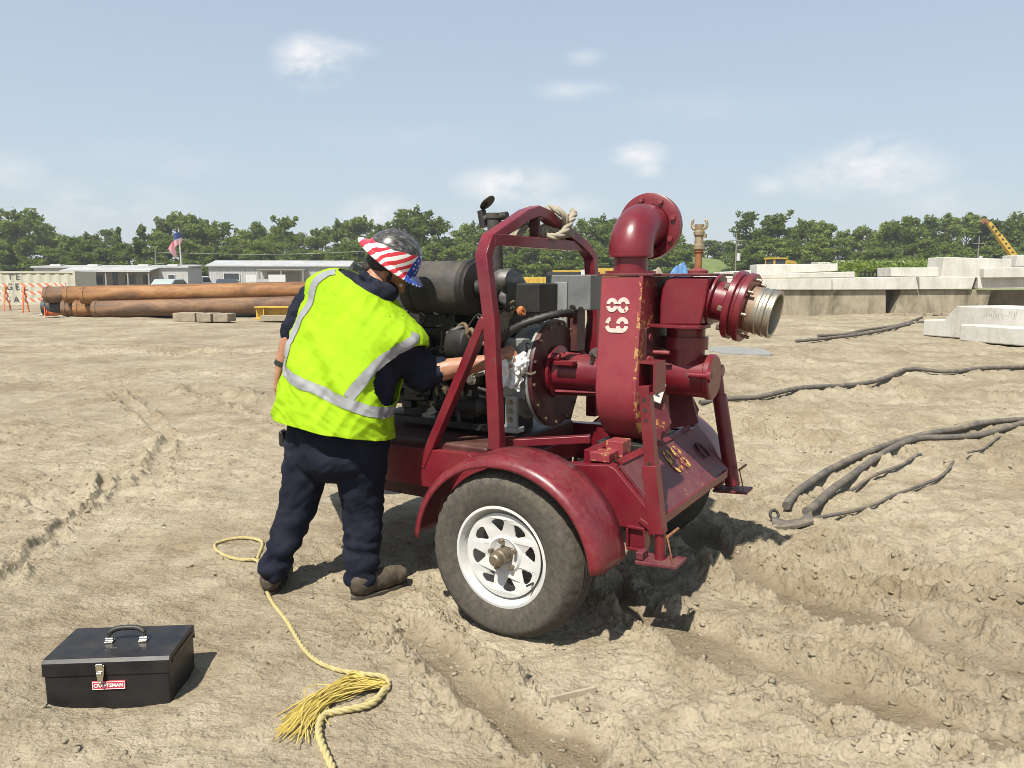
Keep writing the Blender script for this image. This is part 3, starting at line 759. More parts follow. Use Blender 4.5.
for k in range(9):
    p = [Vector((-.56+.3*k/9+rg.uniform(-.03,.03), .56+rg.uniform(-.02,.03), 1.02+rg.uniform(-.05,.2)))]
    for j in range(5): p.append(p[-1]+Vector((rg.uniform(-.02,.07), rg.uniform(-.02,.02), rg.uniform(-.06,.07))))
    w = MB(); w.rings(spline(p, 5), rg.choice((.003,.004,.006)), 6); obj('engine_wire', w, M['wire'] if k % 3 == 0 else (M['black'] if k % 3 == 1 else M['bolt']), EN)
for (x, z, r, mt) in ((-.52,.93,.03,'steel'),(-.60,1.06,.022,'bolt'),(-.46,1.20,.02,'steel'),(-.33,1.06,.02,'bolt'),(-.70,.86,.035,'bolt'),(-.50,1.13,.015,'steel')):
    w = MB(); w.cyl((x,.60,z),(x,.565,z),r,n=14); w.cyl((x,.565,z),(x,.55,z),r*.6,n=6); obj('engine_fitting', w, M[mt], EN)
for k in range(34):
    x, z = rg.uniform(-.98,-.36), rg.uniform(.72,1.26); y = rg.uniform(.55,.60); q = rg.random(); w = MB(); mt = rg.choice(('black','blackmat','grey','black','bolt','cast'))
    if q < .4: w.cyl((x,.66,z),(x,y,z),rg.uniform(.008,.022),n=12); w.cyl((x,y,z),(x,y-.012,z),rg.uniform(.006,.012),n=6)
    elif q < .7: w.box((x,y+.02,z),(rg.uniform(.02,.09),.05,rg.uniform(.015,.05)),Matrix.Rotation(rg.uniform(-.5,.5),3,'Y'))
    else: a_ = rg.uniform(-.9,.9); w.cyl((x-.06*math.cos(a_),y,z-.06*math.sin(a_)),(x+.06*math.cos(a_),y,z+.06*math.sin(a_)),rg.uniform(.005,.014),n=10)
    obj('engine_fitting', w, M[mt], EN)
for k in range(12):
    p = [Vector((rg.uniform(-.9,-.5), .55+rg.uniform(-.02,.03), rg.uniform(.8,1.2)))]
    for j in range(5): p.append(p[-1]+Vector((rg.uniform(-.03,.09), rg.uniform(-.02,.02), rg.uniform(-.09,.08))))
    w = MB(); w.rings(spline(p, 6), rg.choice((.003,.005,.008,.011)), 8); obj('engine_wire', w, M[rg.choice(('black','black','wire','blackmat'))], EN)
c = MB(); c.bar([(-1.02,.585,.70),(-.42,.585,.70)], .03,.05); c.cap((-.70,.575,.80),(-.48,.575,.80),.045,.045,16); obj('starter_motor', c, M['black'], EN)
# grey control box beyond the engine on the far side, on its bracket
c = MB(); c.bb(-.312,-.065,.92,1.06,1.255,1.425); CB = obj('battery_box', c, M['grey'], T, bev=.006)
c = MB(); c.bb(-.255,-.185,.905,.917,1.17,1.39); obj('front_panel', c, M['cast'], CB, bev=.002)
c = MB(); c.bb(-.205,-.15,.95,1.04,1.05,1.25); c.bar([(-.18,1.0,1.06),(-.06,1.25,.68)], .05,.04); obj('box_bracket', c, M['darkred'], T, bev=.003)
c = MB(); c.cyl((-.155,.90,1.268),(-.155,.918,1.268),.012,n=12); c.cyl((-.11,.90,1.262),(-.11,.918,1.262),.010,n=12); obj('box_knob', c, M['black'], CB)
c = MB(); c.bb(-1.40,-1.26,.52,1.14,.72,1.32); 
for k in range(12): c.bb(-1.262,-1.25,.56,1.10,.76+k*.045,.78+k*.045)
RA = obj('radiator', c, M['grey'], T, bev=.01)
c = MB(); c.bb(-1.25,-.95,.50,.56,1.18,1.22); c.bb(-1.24,-1.0,.50,.56,1.24,1.27); obj('radiator_bracket', c, M['grey'], RA, bev=.004)
# ------------------------------------------------------------------ person
def cloth_mat(name, c1, c2, rough=.85, dust=0, sc=9, weave=420, **kw):
    m = paint(name, c1, c2, rough, sc, dust=dust, bmp=0, spec=.2, **kw)
    nt = m.node_tree; b = nt.nodes['Principled BSDF']; v = coords(nt)
    bump(nt, b, mth(nt, 'ADD', noise_n(nt, v, weave, 2), mth(nt, 'MULTIPLY', noise_n(nt, v, 30, 5, .6), 3)), .35, .004)
    return m
M['navy'] = cloth_mat('navy_cloth', (.006,.009,.018), (.012,.016,.032), .9, .06)
M['denim'] = cloth_mat('trouser_cloth', (.0045,.0065,.014), (.009,.0125,.026), .9, .05)
M['lime'] = cloth_mat('lime_mesh', (.26,.44,.004), (.31,.51,.007), .75, .05, chips=(.10,.15,.01), chip_t=.80)
M['reflect'] = cloth_mat('silver_tape', (.24,.245,.25), (.31,.315,.32), .45, .06)
M['boot'] = paint('boot_leather', (.03,.022,.014), (.062,.047,.031), .75, 20, dust=.5, bmp=.3)
M['sole'] = paint('boot_sole', (.02,.018,.016), (.035,.03,.026), .8, 20, dust=.6)
M['hair'] = paint('dark_hair', (.012,.009,.007), (.03,.022,.016), .6, 60, dust=0, bmp=.6)
def skin_mat():
    m, nt, b = new_mat('skin'); v = coords(nt)
    c = ramp(nt, noise_n(nt, v, 22, 5, .6), [(.3, (.30,.135,.075)), (.7, (.42,.21,.125))]).outputs[0]
    nt.links.new(c, b.inputs['Base Color']); b.inputs['Roughness'].default_value = .48
    b.inputs['Subsurface Weight'].default_value = .12; b.inputs['Subsurface Radius'].default_value = (.012,.005,.003)
    bump(nt, b, noise_n(nt, v, 180, 4, .6), .2, .002); return m
M['skin'] = skin_mat()
PX = at
# torso rings: row, centre px, half width px, depth, half depth, shoulder tilt
RG = [(427,334,54,3.42,.18,-.13),(411,335,55.5,3.43,.18,-.13),(393,338,56,3.44,.18,-.13),(370,344,55.5,3.46,.18,-.14),(345,353,58,3.49,.175,-.20),
      (322,365,62,3.51,.165,-.30),(304,366,58,3.52,.145,-.42),(292,366,42,3.525,.12,-.54),(284,367,25,3.53,.095,-.60)]
def ring_at(v):                                # v in 0..1
    t = v*(len(RG)-1); i = min(int(t), len(RG)-2); f = t-i
    P0, P1, P2, P3 = RG[max(i-1,0)], RG[i], RG[i+1], RG[min(i+2,len(RG)-1)]
    q = [.5*((2*b)+(c-a)*f+(2*a-5*b+4*c-d)*f*f+(3*b-a-3*c+d)*f**3) for a,b,c,d in zip(P0,P1,P2,P3)]
    row, cx, hw, Y, b, tl = q
    C = PX(cx, row, Y); w = hw*Y/FPX
    a = math.sqrt(max(1e-4, w*w-(b*.43)**2))/.9
    rv = Vector((.90,-.43,tl)).normalized(); fv = Vector((.43,.90,-.12)).normalized()
    return C, a, b, rv, fv
def torso(u, v, off=0.0):
    C, a, b, rv, fv = ring_at(v); e = 2/2.45
    c, s = math.cos(u), math.sin(u)
    x = math.copysign(abs(c)**e, c)*(a+off); y = math.copysign(abs(s)**e, s)*(b+off)
    return C + rv*x + fv*y
def fold(p, v):
    k = 1-v
    d = .024*(.32-abs(mn.noise(Vector((p.x*8+p.z*4, p.y*4, p.z*2.0)))))*(.5+k) + .017*(.3-abs(mn.noise(Vector((p.x*15-p.z*9, p.y*8, p.z*5+3)))))
    d += .008*k*math.sin(p.x*30+p.z*9+3*mn.noise(p*5)) + .009*(.3-abs(mn.noise(Vector((p.x*24+p.z*26, p.y*14, p.z*10)))))*(.4+k)
    return d
def vest_pt(u, v, off=.012):
    p = torso(u, v, off); C = ring_at(v)[0]; n = (p-C); n.z *= .3; n.normalize()
    flare = .014*max(0, 1-v*4)
    return p + n*(fold(p, v)+flare)
ARM = [(.10, .24, .62, .66), (PI-.05, .42, .80, .50)]    # side angle, v range, half angle
def in_arm(u, v):
    for a, v0, v1, w in ARM:
        d = (u-a+PI) % (2*PI)-PI; q = (v-(v0+v1)/2)/((v1-v0)/2)
        if (d/w)**2+q*q < 1: return True
    return False
PE = empty('person', (gz(318, 598).x, gz(318, 598).y, 0), 0, 'worker in lime safety vest and flag pattern hard hat bending over the engine', 'person')
PI_ = Matrix.Translation(-PE.location)
def pchild(name, me, m, parent=None, **k):
    o = link(name, me, m, None, **k); o.parent = parent or PE
    if parent is None: o.location = -PE.location
    return o
nu, nv = 190, 120
vs = []; fs = []
for j in range(nv+1):
    for i in range(nu): vs.append(vest_pt(2*PI*i/nu, j/nv))
for j in range(nv):
    for i in range(nu):
        if not in_arm(2*PI*(i+.5)/nu, (j+.5)/nv): k = (i+1) % nu; fs.append((j*nu+i, j*nu+k, (j+1)*nu+k, (j+1)*nu+i))
vm = MB(); vm.add(vs, fs)
me = vm.mesh('vest'); bmx = bmesh.new(); bmx.from_mesh(me)
bmesh.ops.delete(bmx, geom=[v for v in bmx.verts if not v.link_faces], context='VERTS'); bmx.to_mesh(me); bmx.free()
vest = pchild('safety_vest', me, M['lime'], ang=75)
sd = vest.modifiers.new('s', 'SOLIDIFY'); sd.thickness = .004; sd.offset = -1
def strip(fn, n, wd, name='reflective_strip'):           # ribbon over the vest: fn(t) gives (u, v); wd half width in metres
    vs = []; fs = []; K = 6
    for i in range(n+1):
        t = i/n; u, v = fn(t); u2, v2 = fn(min(1, t+.01)); u1, v1 = fn(max(0, t-.01))
        p = vest_pt(u, v); du = (vest_pt(u+.01, v)-vest_pt(u-.01, v))/.02; dv = (vest_pt(u, min(1, v+.01))-vest_pt(u, v-.01))/.02
        tg = (du*(u2-u1)+dv*(v2-v1)).normalized(); nn = du.cross(dv).normalized(); sdv = nn.cross(tg)
        E, F_, G_ = du.dot(du), du.dot(dv), dv.dot(dv); D = max(1e-9, E*G_-F_*F_)
        a1, b1 = sdv.dot(du), sdv.dot(dv)
        cu, cv = (a1*G_-b1*F_)/D, (b1*E-a1*F_)/D
        for k in range(K+1):
            s = (k/K*2-1)*wd; q = vest_pt(u+cu*s, max(0, min(1, v+cv*s)))
            vs.append(q + nn*(.004 if (nn.dot(q-ring_at(v)[0]) > 0) else -.004))
        if i:
            for k in range(K): a = (i-1)*(K+1)+k; fs.append((a, a+1, a+K+2, a+K+1))
    m = MB(); m.add(vs, fs); o = pchild(name, m.mesh(name), M['reflect'], ang=75)
    o.parent = vest; o.location = (0,0,0)
    return o
B = 1.5*PI                                     # middle of the back
strip(lambda t: (2*PI*t+.01, .285-.085*math.cos(2*PI*t+.01)), 190, .024)
strip(lambda t: (B-.62-.12*(1-t)**2, .33+.62*t), 60, .022)
strip(lambda t: (B+.72-.34*t+.1*t*t, .33+.20*t+.32*t*t), 60, .024) if False else strip(lambda t: (B+.62+.78*t, .27+.45*t), 60, .024)
# shirt
sm = MB(); vs = []; n2 = 48; fs = []
for j in range(25):
    for i in range(n2): vs.append(torso(2*PI*i/n2, j/24, -.012))
for j in range(24):
    for i in range(n2): k = (i+1) % n2; fs.append((j*n2+i, j*n2+k, (j+1)*n2+k, (j+1)*n2+i))
fs += [tuple(range(n2-1,-1,-1)), tuple(24*n2+i for i in range(n2))]
sm.add(vs, fs)
RS, RE, RC = PX(404,345,3.48), PX(422,374,3.535), PX(438,370,3.55)
sm.cap(RS, RE, .088, .086); sm.cap(RE, RC, .080, .064)
LS, LE = PX(313,303,3.58), PX(294,331,3.61)
sm.cap(LS, LE, .085, .066)
NK = PX(377,281,3.53)
for k in range(14):
    q = 2*PI*k/14; sm.sphere(NK+Vector((.064*math.cos(q), .064*math.sin(q), -.030*math.cos(q)+.000)), .021, 8)
sm.sphere(NK+Vector((-.01,-.01,-.05)), (.108,.095,.05), 20)
me = union_mesh(sm, .010, 5); displace(me, lambda p, n: .011*mn.noise(Vector((p.x*16, p.y*16, p.z*24)))+.005*mn.noise(p*48))
pchild('shirt', me, M['navy'], ang=80)
# trousers
tm = MB()
PV = PX(336,437,3.43)
hipL, hipR = PX(312,440,3.46), PX(360,442,3.39)
for c, r in ((PV, (.222,.158,.13)), (PX(335,455,3.42), (.212,.158,.12))): tm.sphere(c, r, 24, Matrix.Rotation(R_(-24), 3, 'Z'))
kL, aL = PX(298,507,3.45), PX(274,568,3.36)
kR, aR = PX(363,507,3.43), PX(361,574,3.35)
tm.cap(hipL, kL, .120, .083, 20); tm.cap(kL, aL, .083, .063, 20); tm.sphere(aL+Vector((.0,-.0,-.01)), (.068,.070,.05), 16)
tm.cap(hipR, kR, .128, .090, 20); tm.cap(kR, aR, .090, .070, 20); tm.sphere(aR+Vector((0,-.0,-.01)), (.074,.076,.05), 16)
tm.sphere(PX(283,550,3.38), (.069,.069,.06), 16); tm.sphere(PX(363,552,3.38), (.077,.076,.06), 16)
me = union_mesh(tm, .010, 4)
def trfold(p, n):
    d = .018*(.3-abs(mn.noise(Vector((p.x*6, p.y*6, p.z*9+p.x*9))))) + .011*(.3-abs(mn.noise(Vector((p.x*12, p.y*12, p.z*22-p.x*12))))) + .0015*mn.noise(p*60)
    if p.z < .40: d += .006*math.sin(p.z*80+p.x*16+5*mn.noise(p*8))*min(1, (.40-p.z)*5)
    return d
displace(me, trfold); TR = pchild('trousers', me, M['denim'], ang=80)
# boots
for ank, heel, dr in ((aL, Vector((gz(268,597).x, gz(268,597).y, 0)), Vector((-.06,1,0))), (aR, Vector((gz(352,600).x, gz(352,600).y, 0)), Vector((.72,.70,0)))):
    dr = dr.normalized(); sdv = Vector((dr.y, -dr.x, 0)); R = Matrix((dr, -sdv, Vector((0,0,1)))).transposed()
    m = MB(); m.sphere(heel+dr*.065+Vector((0,0,.065)), (.075,.048,.065), 20, R); m.sphere(heel+dr*.17+Vector((0,0,.055)), (.115,.050,.052), 20, R); m.sphere(heel+dr*.235+Vector((0,0,.05)), (.065,.050,.045), 20, R)
    m.cap(heel+dr*.07+Vector((0,0,.07)), ank+Vector((0,.012,.02)), .048, .044, 20)
    me = union_mesh(m, .007, 4); displace(me, lambda p, n: .003*mn.noise(p*45))
    bt = pchild('boot', me, M['boot'], ang=80)
    s = MB(); pl = []
    for k in range(28):
        q = 2*PI*k/28; x = .145+.150*math.cos(q); w = .047+.008*math.cos(q)-(.008 if .5 < x/.295 < .7 else 0)
        pl.append(heel+dr*x+sdv*(w*math.sin(q))+Vector((0,0,-.016)))
    s.prism(pl, (0,0,.030)); so = pchild('sole', s.mesh('sole'), M['sole'], ang=40); so.parent = bt; so.location = (0,0,0)
# body: one continuous skin
HF = Vector((.76,.24,-.58)).normalized(); HU = Vector((.56,-.16,.80)); HU = (HU-HF*HU.dot(HF)).normalized(); HS = HU.cross(HF)   # forward, up, his left
HM = Matrix((HF, HS, HU)).transposed()
HC = PX(392,259,3.58)                          # middle of the hat rim
def hd(f, s, u): return HC + HF*f + HS*s + HU*u
def fh(f, s, u): return hd(f+.012, s, u-.022)
bm_ = MB()
bm_.sphere(fh(-.005,0,-.01), (.098,.077,.105), 24, HM); bm_.sphere(fh(.035,0,-.090), (.068,.064,.085), 20, HM); bm_.sphere(fh(.072,0,-.150), (.032,.034,.028), 16, HM)
bm_.sphere(fh(.050,.030,-.075), (.034,.028,.03), 14, HM); bm_.sphere(fh(.050,-.030,-.075), (.034,.028,.03), 14, HM)
bm_.cap(fh(.090,0,-.03), fh(.108,0,-.072), .011, .016, 12); bm_.sphere(fh(.094,0,-.106), (.014,.024,.007), 12, HM); bm_.sphere(fh(.090,0,-.118), (.014,.022,.008), 12, HM)
bm_.sphere(fh(.082,0,-.020), (.016,.055,.012), 12, HM)
for s in (-1, 1):
    bm_.sphere(fh(-.008,s*.079,-.055), (.020,.012,.032), 14, HM); bm_.sphere(fh(.045,s*.042,-.128), (.02,.012,.014), 10, HM)
bm_.cap(fh(-.030,0,-.07), NK+Vector((-.005,0,-.03)), .060, .058, 20)
for (r0, r1, r2, r3) in ((3, 5, .15, .10),): bm_.cap(ring_at(.45)[0], ring_at(.75)[0], .12, .10); bm_.cap(PV, ring_at(.45)[0], .12, .12)
bm_.cap(ring_at(.70)[0], NK+Vector((0,0,-.03)), .08, .05)
bm_.cap(hipL, kL, .07, .055); bm_.cap(kL, aL, .05, .04); bm_.cap(hipR, kR, .07, .055); bm_.cap(kR, aR, .05, .04); bm_.cap(PV, hipL, .09, .07); bm_.cap(PV, hipR, .09, .07)
WR, HR = PX(487,362,3.55), PX(498,357,3.555)
bm_.cap(ring_at(.62)[0], RS, .08, .065); bm_.cap(RS, RE, .058, .052); bm_.cap(RE, RE.lerp(WR,.45), .052, .049); bm_.cap(RE.lerp(WR,.45), WR, .049, .034)
KN = PX(510,351,3.555); ROW = Vector((.10,.80,.42)).normalized()
for k, (ln, off) in enumerate(((.9,-1.55),(1.05,-.5),(1.1,.55),(1.0,1.55))):
    b0 = WR+ROW*(off*.012); b1 = KN+ROW*(off*.019)+Vector((-.012*abs(off-.2)*.4,0,0))
    bm_.cap(b0, b1, .019, .0135, 12)
    d1 = Vector((.75,.1,-.62)).normalized(); d2 = Vector((.05,.1,-1)).normalized(); d3 = Vector((-.75,.05,-.6)).normalized()
    p1 = b1+d1*.036*ln; p2 = p1+d2*.027*ln; p3 = p2+d3*.018*ln
    bm_.cap(b1, p1, .0125, .0105, 12); bm_.cap(p1, p2, .0105, .0095, 12); bm_.cap(p2, p3, .0095, .0082, 12)
tb = WR+ROW*.022+Vector((.02,0,-.006)); bm_.cap(WR, tb, .024, .018, 12); t1 = tb+Vector((.03,.012,-.026)); bm_.cap(tb, t1, .0155, .0125, 12); bm_.cap(t1, t1+Vector((.026,.0,-.014)), .012, .009, 12)
LW = PX(282,366,3.60); LK = PX(280,388,3.60)
bm_.cap(ring_at(.62)[0], LS, .08, .055); bm_.cap(LS, LE, .055, .050); bm_.cap(LE, LE.lerp(LW,.4), .050, .047); bm_.cap(LE.lerp(LW,.4), LW, .047, .032)
for k in range(4):
    o = Vector((.35,.9,0))*((k-1.5)*.019); b0 = LW+o*.6; b1 = LK+o; bm_.cap(b0, b1, .018, .013, 12)
    p1 = b1+Vector((.004,.004,-.04)); p2 = p1+Vector((.014,.004,-.028)); p3 = p2+Vector((.016,0,-.012))
    bm_.cap(b1, p1, .0115, .010, 12); bm_.cap(p1, p2, .010, .009, 12); bm_.cap(p2, p3, .009, .008, 12)
tb = LW+Vector((.02,.02,-.03)); bm_.cap(LW, tb, .02, .016, 12); bm_.cap(tb, tb+Vector((.024,.006,-.04)), .0145, .011, 12)
me = union_mesh(bm_, .0052, 4); displace(me, lambda p, n: .0012*mn.noise(p*60))
pchild('body', me, M['skin'], ang=80)
# hair under the rim, wristband
h = MB(); h.sphere(fh(-.022,0,-.004), (.092,.081,.095), 28, HM)
for s in (-1, 1): h.sphere(fh(.020,s*.074,-.045), (.012,.008,.03), 10, HM)
h.sphere(fh(-.075,0,-.07), (.030,.055,.035), 14, HM)
me = union_mesh(h, .007, 3); displace(me, lambda p, n: .004*mn.noise(p*70)); pchild('hair', me, M['hair'], ang=80)
w = MB(); dv = (LW-LE).normalized(); w.lathe([(.036,-.011),(.039,-.009),(.039,.009),(.036,.011)], LW-dv*.01, dv, 24); pchild('wristband', w.mesh('wristband'), M['black'])
for s in (-1, 1):
    e = MB(); e.sphere(fh(.086,s*.031,-.045), .0115, 12); pchild('eye', e.mesh('eye'), M['label'])
p = MB(); p.box(PX(283,438,3.52), (.03,.05,.075)); pchild('belt_pouch', p.mesh('belt_pouch'), M['black'], bev=.012, seg=3)
# hard hat with flag stripes, star field and feather streaks
hm = MB(); nA, pr = 96, []
for k in range(19):
    q = PI/2*k/18; pr.append((math.sin(q), math.cos(q)))
vs = []; uv = []
for i in range(nA):
    a = 2*PI*i/nA; c, s = math.cos(a), math.sin(a)
    R0 = 1/math.sqrt((c/.130)**2+(s/.113)**2)
    fb = .034+.020*max(0, c)**2+.010*max(0, -c)**2
    ridge = .004*max(0, 1-abs(s)*5)
    for sn, cs in pr: vs.append(hd(R0*sn**.9*c, R0*sn**.9*s, .000+(.136+ridge*(1 if sn < .9 else 0))*cs)); uv.append((i/nA, cs))
    for r, d in ((.4,-.004),(1.,-.013),(1.,-.017),(.4,-.009),(.0,-.006)): vs.append(hd((R0+fb*r)*c, (R0+fb*r)*s, .000+d)); uv.append((i/nA, -.05-r*.28))
    vs.append(hd(R0*.93*c, R0*.93*s, .02)); uv.append((i/nA, -.05))
L = len(pr)+6; fs = []
for i in range(nA):
    j = (i+1) % nA
    for k in range(L-1): fs.append((i*L+k, i*L+k+1, j*L+k+1, j*L+k))
me = bpy.data.meshes.new('hard_hat'); me.from_pydata([tuple(v) for v in vs], [], fs); me.update()
at_ = me.attributes.new('hat', 'FLOAT_VECTOR', 'POINT')
inv = HM.inverted()
for k, v in enumerate(vs):
    q = inv @ (v-HC); at_.data[k].vector = q
def hat_mat():
    m, nt, b = new_mat('hat_shell'); a = nd(nt, 'ShaderNodeAttribute'); a.attribute_name = 'hat'; v = a.outputs['Vector']
    sx = nd(nt, 'ShaderNodeSeparateXYZ'); nt.links.new(v, sx.inputs[0]); f, s, u = sx.outputs
    wob = mth(nt, 'MULTIPLY', mth(nt, 'SUBTRACT', noise_n(nt, v, 9, 2), .5), .035)
    ph = mth(nt, 'ADD', mth(nt, 'ADD', mth(nt, 'MULTIPLY', u, .62), mth(nt, 'MULTIPLY', f, -.74)), wob)
    st = mth(nt, 'GREATER_THAN', mth(nt, 'SINE', mth(nt, 'MULTIPLY', ph, 2*PI/.031)), 0.0)
    flag = mixc(nt, st, (.72,.70,.68), (.55,.025,.04))
    vo = nd(nt, 'ShaderNodeTexVoronoi'); vo.inputs['Scale'].default_value = 55; vo.inputs['Randomness'].default_value = .3; nt.links.new(v, vo.inputs['Vector'])
    blue = mixc(nt, mth(nt, 'LESS_THAN', vo.outputs['Distance'], .30), (.02,.06,.36), (.7,.7,.72))
    isb = mth(nt, 'GREATER_THAN', mth(nt, 'ADD', f, mth(nt, 'MULTIPLY', wob, .5)), .080)
    low = mixc(nt, isb, flag, blue)
    fth = noise_n(nt, scaled(nt, v, (30, 160, 60)), 1.0, 4, .6, .6)
    top = ramp(nt, fth, [(.38, (.012,.012,.014)), (.55, (.07,.065,.055)), (.68, (.30,.27,.20))]).outputs[0]
    edge = mth(nt, 'ADD', .070, mth(nt, 'ADD', mth(nt, 'MULTIPLY', f, .32), mth(nt, 'MULTIPLY', wob, .9)))
    c = mixc(nt, mth(nt, 'GREATER_THAN', u, edge), low, top)
    nt.links.new(c, b.inputs['Base Color']); b.inputs['Roughness'].default_value = .28; b.inputs['Coat Weight'].default_value = .4
    return m
pchild('hard_hat', me, hat_mat(), ang=50)

# ------------------------------------------------------------------ white rag in the hand
M['rag'] = cloth_mat('white_rag', (.62,.62,.60), (.78,.78,.76), .9, .10, 20)
m = MB(); vs = []; fs = []; n, k2 = 46, 46
KP = PX(508,362,3.535)
for j in range(n+1):
    for i in range(k2+1):
        a, t = i/k2*2-1, j/n
        w = .034+.03*t*(1-.25*t); x = a*w; z = -.145*t
        p = KP+Vector((x-.008+.02*math.sin(t*3), .008*math.sin(a*9+t*2)+.012*math.cos(a*5), z+.03-.02*a*a))
        p += Vector((mn.noise(p*30), mn.noise(p*30+Vector((9,0,0))), mn.noise(p*30+Vector((0,9,0)))))*.018
        vs.append(p)
for j in range(n):
    for i in range(k2): a = j*(k2+1)+i; fs.append((a, a+1, a+k2+2, a+k2+1))
m.add(vs, fs)
bl = MB(); c = PX(522,363,3.545); bl.sphere(c, (.036,.03,.045), 24); bl.sphere(c+Vector((-.018,-.005,-.03)), (.032,.03,.035), 20); bl.sphere(c+Vector((.012,0,.02)), (.02,.02,.03), 20)
bme = union_mesh(bl, .006, 2); displace(bme, lambda p, n: .022*abs(mn.noise(p*38))-.006+.006*mn.noise(p*90))
m.add([v.co for v in bme.vertices], [tuple(p.vertices) for p in bme.polygons])
o = obj('rag', m, M['rag'], ang=70); tag(o, 'crumpled white rag in the right hand of the worker at the engine', 'rag')
sd = o.modifiers.new('s', 'SOLIDIFY'); sd.thickness = .0015

# ------------------------------------------------------------------ toolbox
M['boxblack'] = paint('black_enamel', (.010,.010,.012), (.016,.016,.018), .33, 5, dust=.12, coat=.0, spec=.22, bmp=.05, chips=(.06,.055,.05), chip_t=.82)
M['chrome'] = paint('chrome', (.6,.57,.5), (.75,.72,.66), .22, 20, metal=1, dust=.15)
M['badge'] = paint('red_badge', (.45,.03,.05), (.52,.04,.07), .4, 20, dust=.15)
M['badgewhite'] = paint('badge_white', (.75,.72,.70), (.8,.78,.76), .5, 20, dust=.1)
B0 = gz(47,712,.0); B1 = gz(170,707,.0); bx = (B1-B0); BWd = bx.length; bang = math.atan2(bx.y, bx.x)
TB = empty('toolbox', (B0+B1)/2+Vector((-math.sin(bang), math.cos(bang), 0))*.128, bang, 'black metal toolbox with carrying handle and red name badge on the mud', 'toolbox')
TB.location.z = -.004
W2, D2, HB = BWd/2+.006, .128, .136
m = MB(); m.bb(-W2+.004, W2-.004, -D2+.004, D2-.004, 0, HB); b = obj('box_body', m, M['boxblack'], TB, bev=.006, seg=3)
m = MB()
sec = [(-D2,HB-.012),(-D2,HB+.032),(-D2+.012,HB+.043),(D2-.012,HB+.043),(D2,HB+.032),(D2,HB-.012),(D2-.003,HB-.012),(D2-.003,HB+.002),(-D2+.003,HB+.002),(-D2+.003,HB-.012)]
m.prism([(-W2, y, z) for y, z in sec], (2*W2,0,0))
LD = obj('lid', m, M['boxblack'], TB, bev=.004, seg=3)
for s in (-1, 1): m = MB(); m.prism([(s*(W2+.003),-D2+.02,HB+.012),(s*(W2+.003),D2-.02,HB+.012),(s*(W2+.003),D2-.03,HB+.026),(s*(W2+.003),-D2+.03,HB+.026)], (-s*.004,0,0)); obj('end_rib', m, M['boxblack'], LD, bev=.002)
zt = HB+.043; hx = .018
m = MB(); m.rings(spline([(hx-.058,0,zt+.012),(hx-.056,.004,zt+.030),(hx-.030,.010,zt+.043),(hx+.030,.010,zt+.043),(hx+.056,.004,zt+.030),(hx+.058,0,zt+.012)],6), [.006]*6+[.009]*19+[.006]*6, 12); obj('handle', m, M['black'], LD)
for s in (-1, 1):
    m = MB(); m.bb(hx+s*.056-.014, hx+s*.056+.014, -.016,.012, zt, zt+.006); m.cyl((hx+s*.056-.012,-.001,zt+.010),(hx+s*.056+.012,-.001,zt+.010),.007,n=14); obj('handle_mount', m, M['chrome'], LD, bev=.001)
m = MB(); m.bb(hx-.032,hx-.012,-.055,-.049,zt-.001,zt+.003); obj('lid_staple', m, M['chrome'], LD)
m = MB(); yf = -D2
m.prism([(-.030,yf-.007,HB+.026),(-.002,yf-.007,HB+.026),(-.004,yf-.010,HB-.005),(-.009,yf-.012,HB-.030),(-.023,yf-.012,HB-.030),(-.028,yf-.010,HB-.005)], (0,.006,0)); m.bb(-.026,-.006,yf-.013,yf-.006,HB+.016,HB+.032); m.cyl((-.024,yf-.013,HB+.0),(-.008,yf-.013,HB+.0),.006,n=12); m.cyl((-.016,yf-.012,HB-.030),(-.016,yf-.012,HB-.038),.004,n=8)
obj('latch', m, M['chrome'], TB, bev=.0012)
m = MB(); m.bb(-.048,.058,yf-.0005,yf+.006,HB-.062,HB-.033); BD = obj('name_badge', m, M['badge'], TB, bev=.001)
m = MB()
for x0,x1,z0,z1 in ((-.046,.056,HB-.0605,HB-.0590),(-.046,.056,HB-.0362,HB-.0347),(-.046,-.0445,HB-.0590,HB-.0362),(.0545,.056,HB-.0590,HB-.0362)): m.bb(x0,x1,yf-.0015,yf+.001,z0,z1)
obj('badge_border', m, M['badgewhite'], BD)
tmx = text_mesh('CRAFTSMAN', .0165, .0006, bold=.0004); tmx.transform(Matrix.Translation((.005, yf-.0014, HB-.0478)) @ Matrix.Rotation(R_(90),4,'X'))
link('badge_lettering', tmx, M['badgewhite'], BD, flat=True)

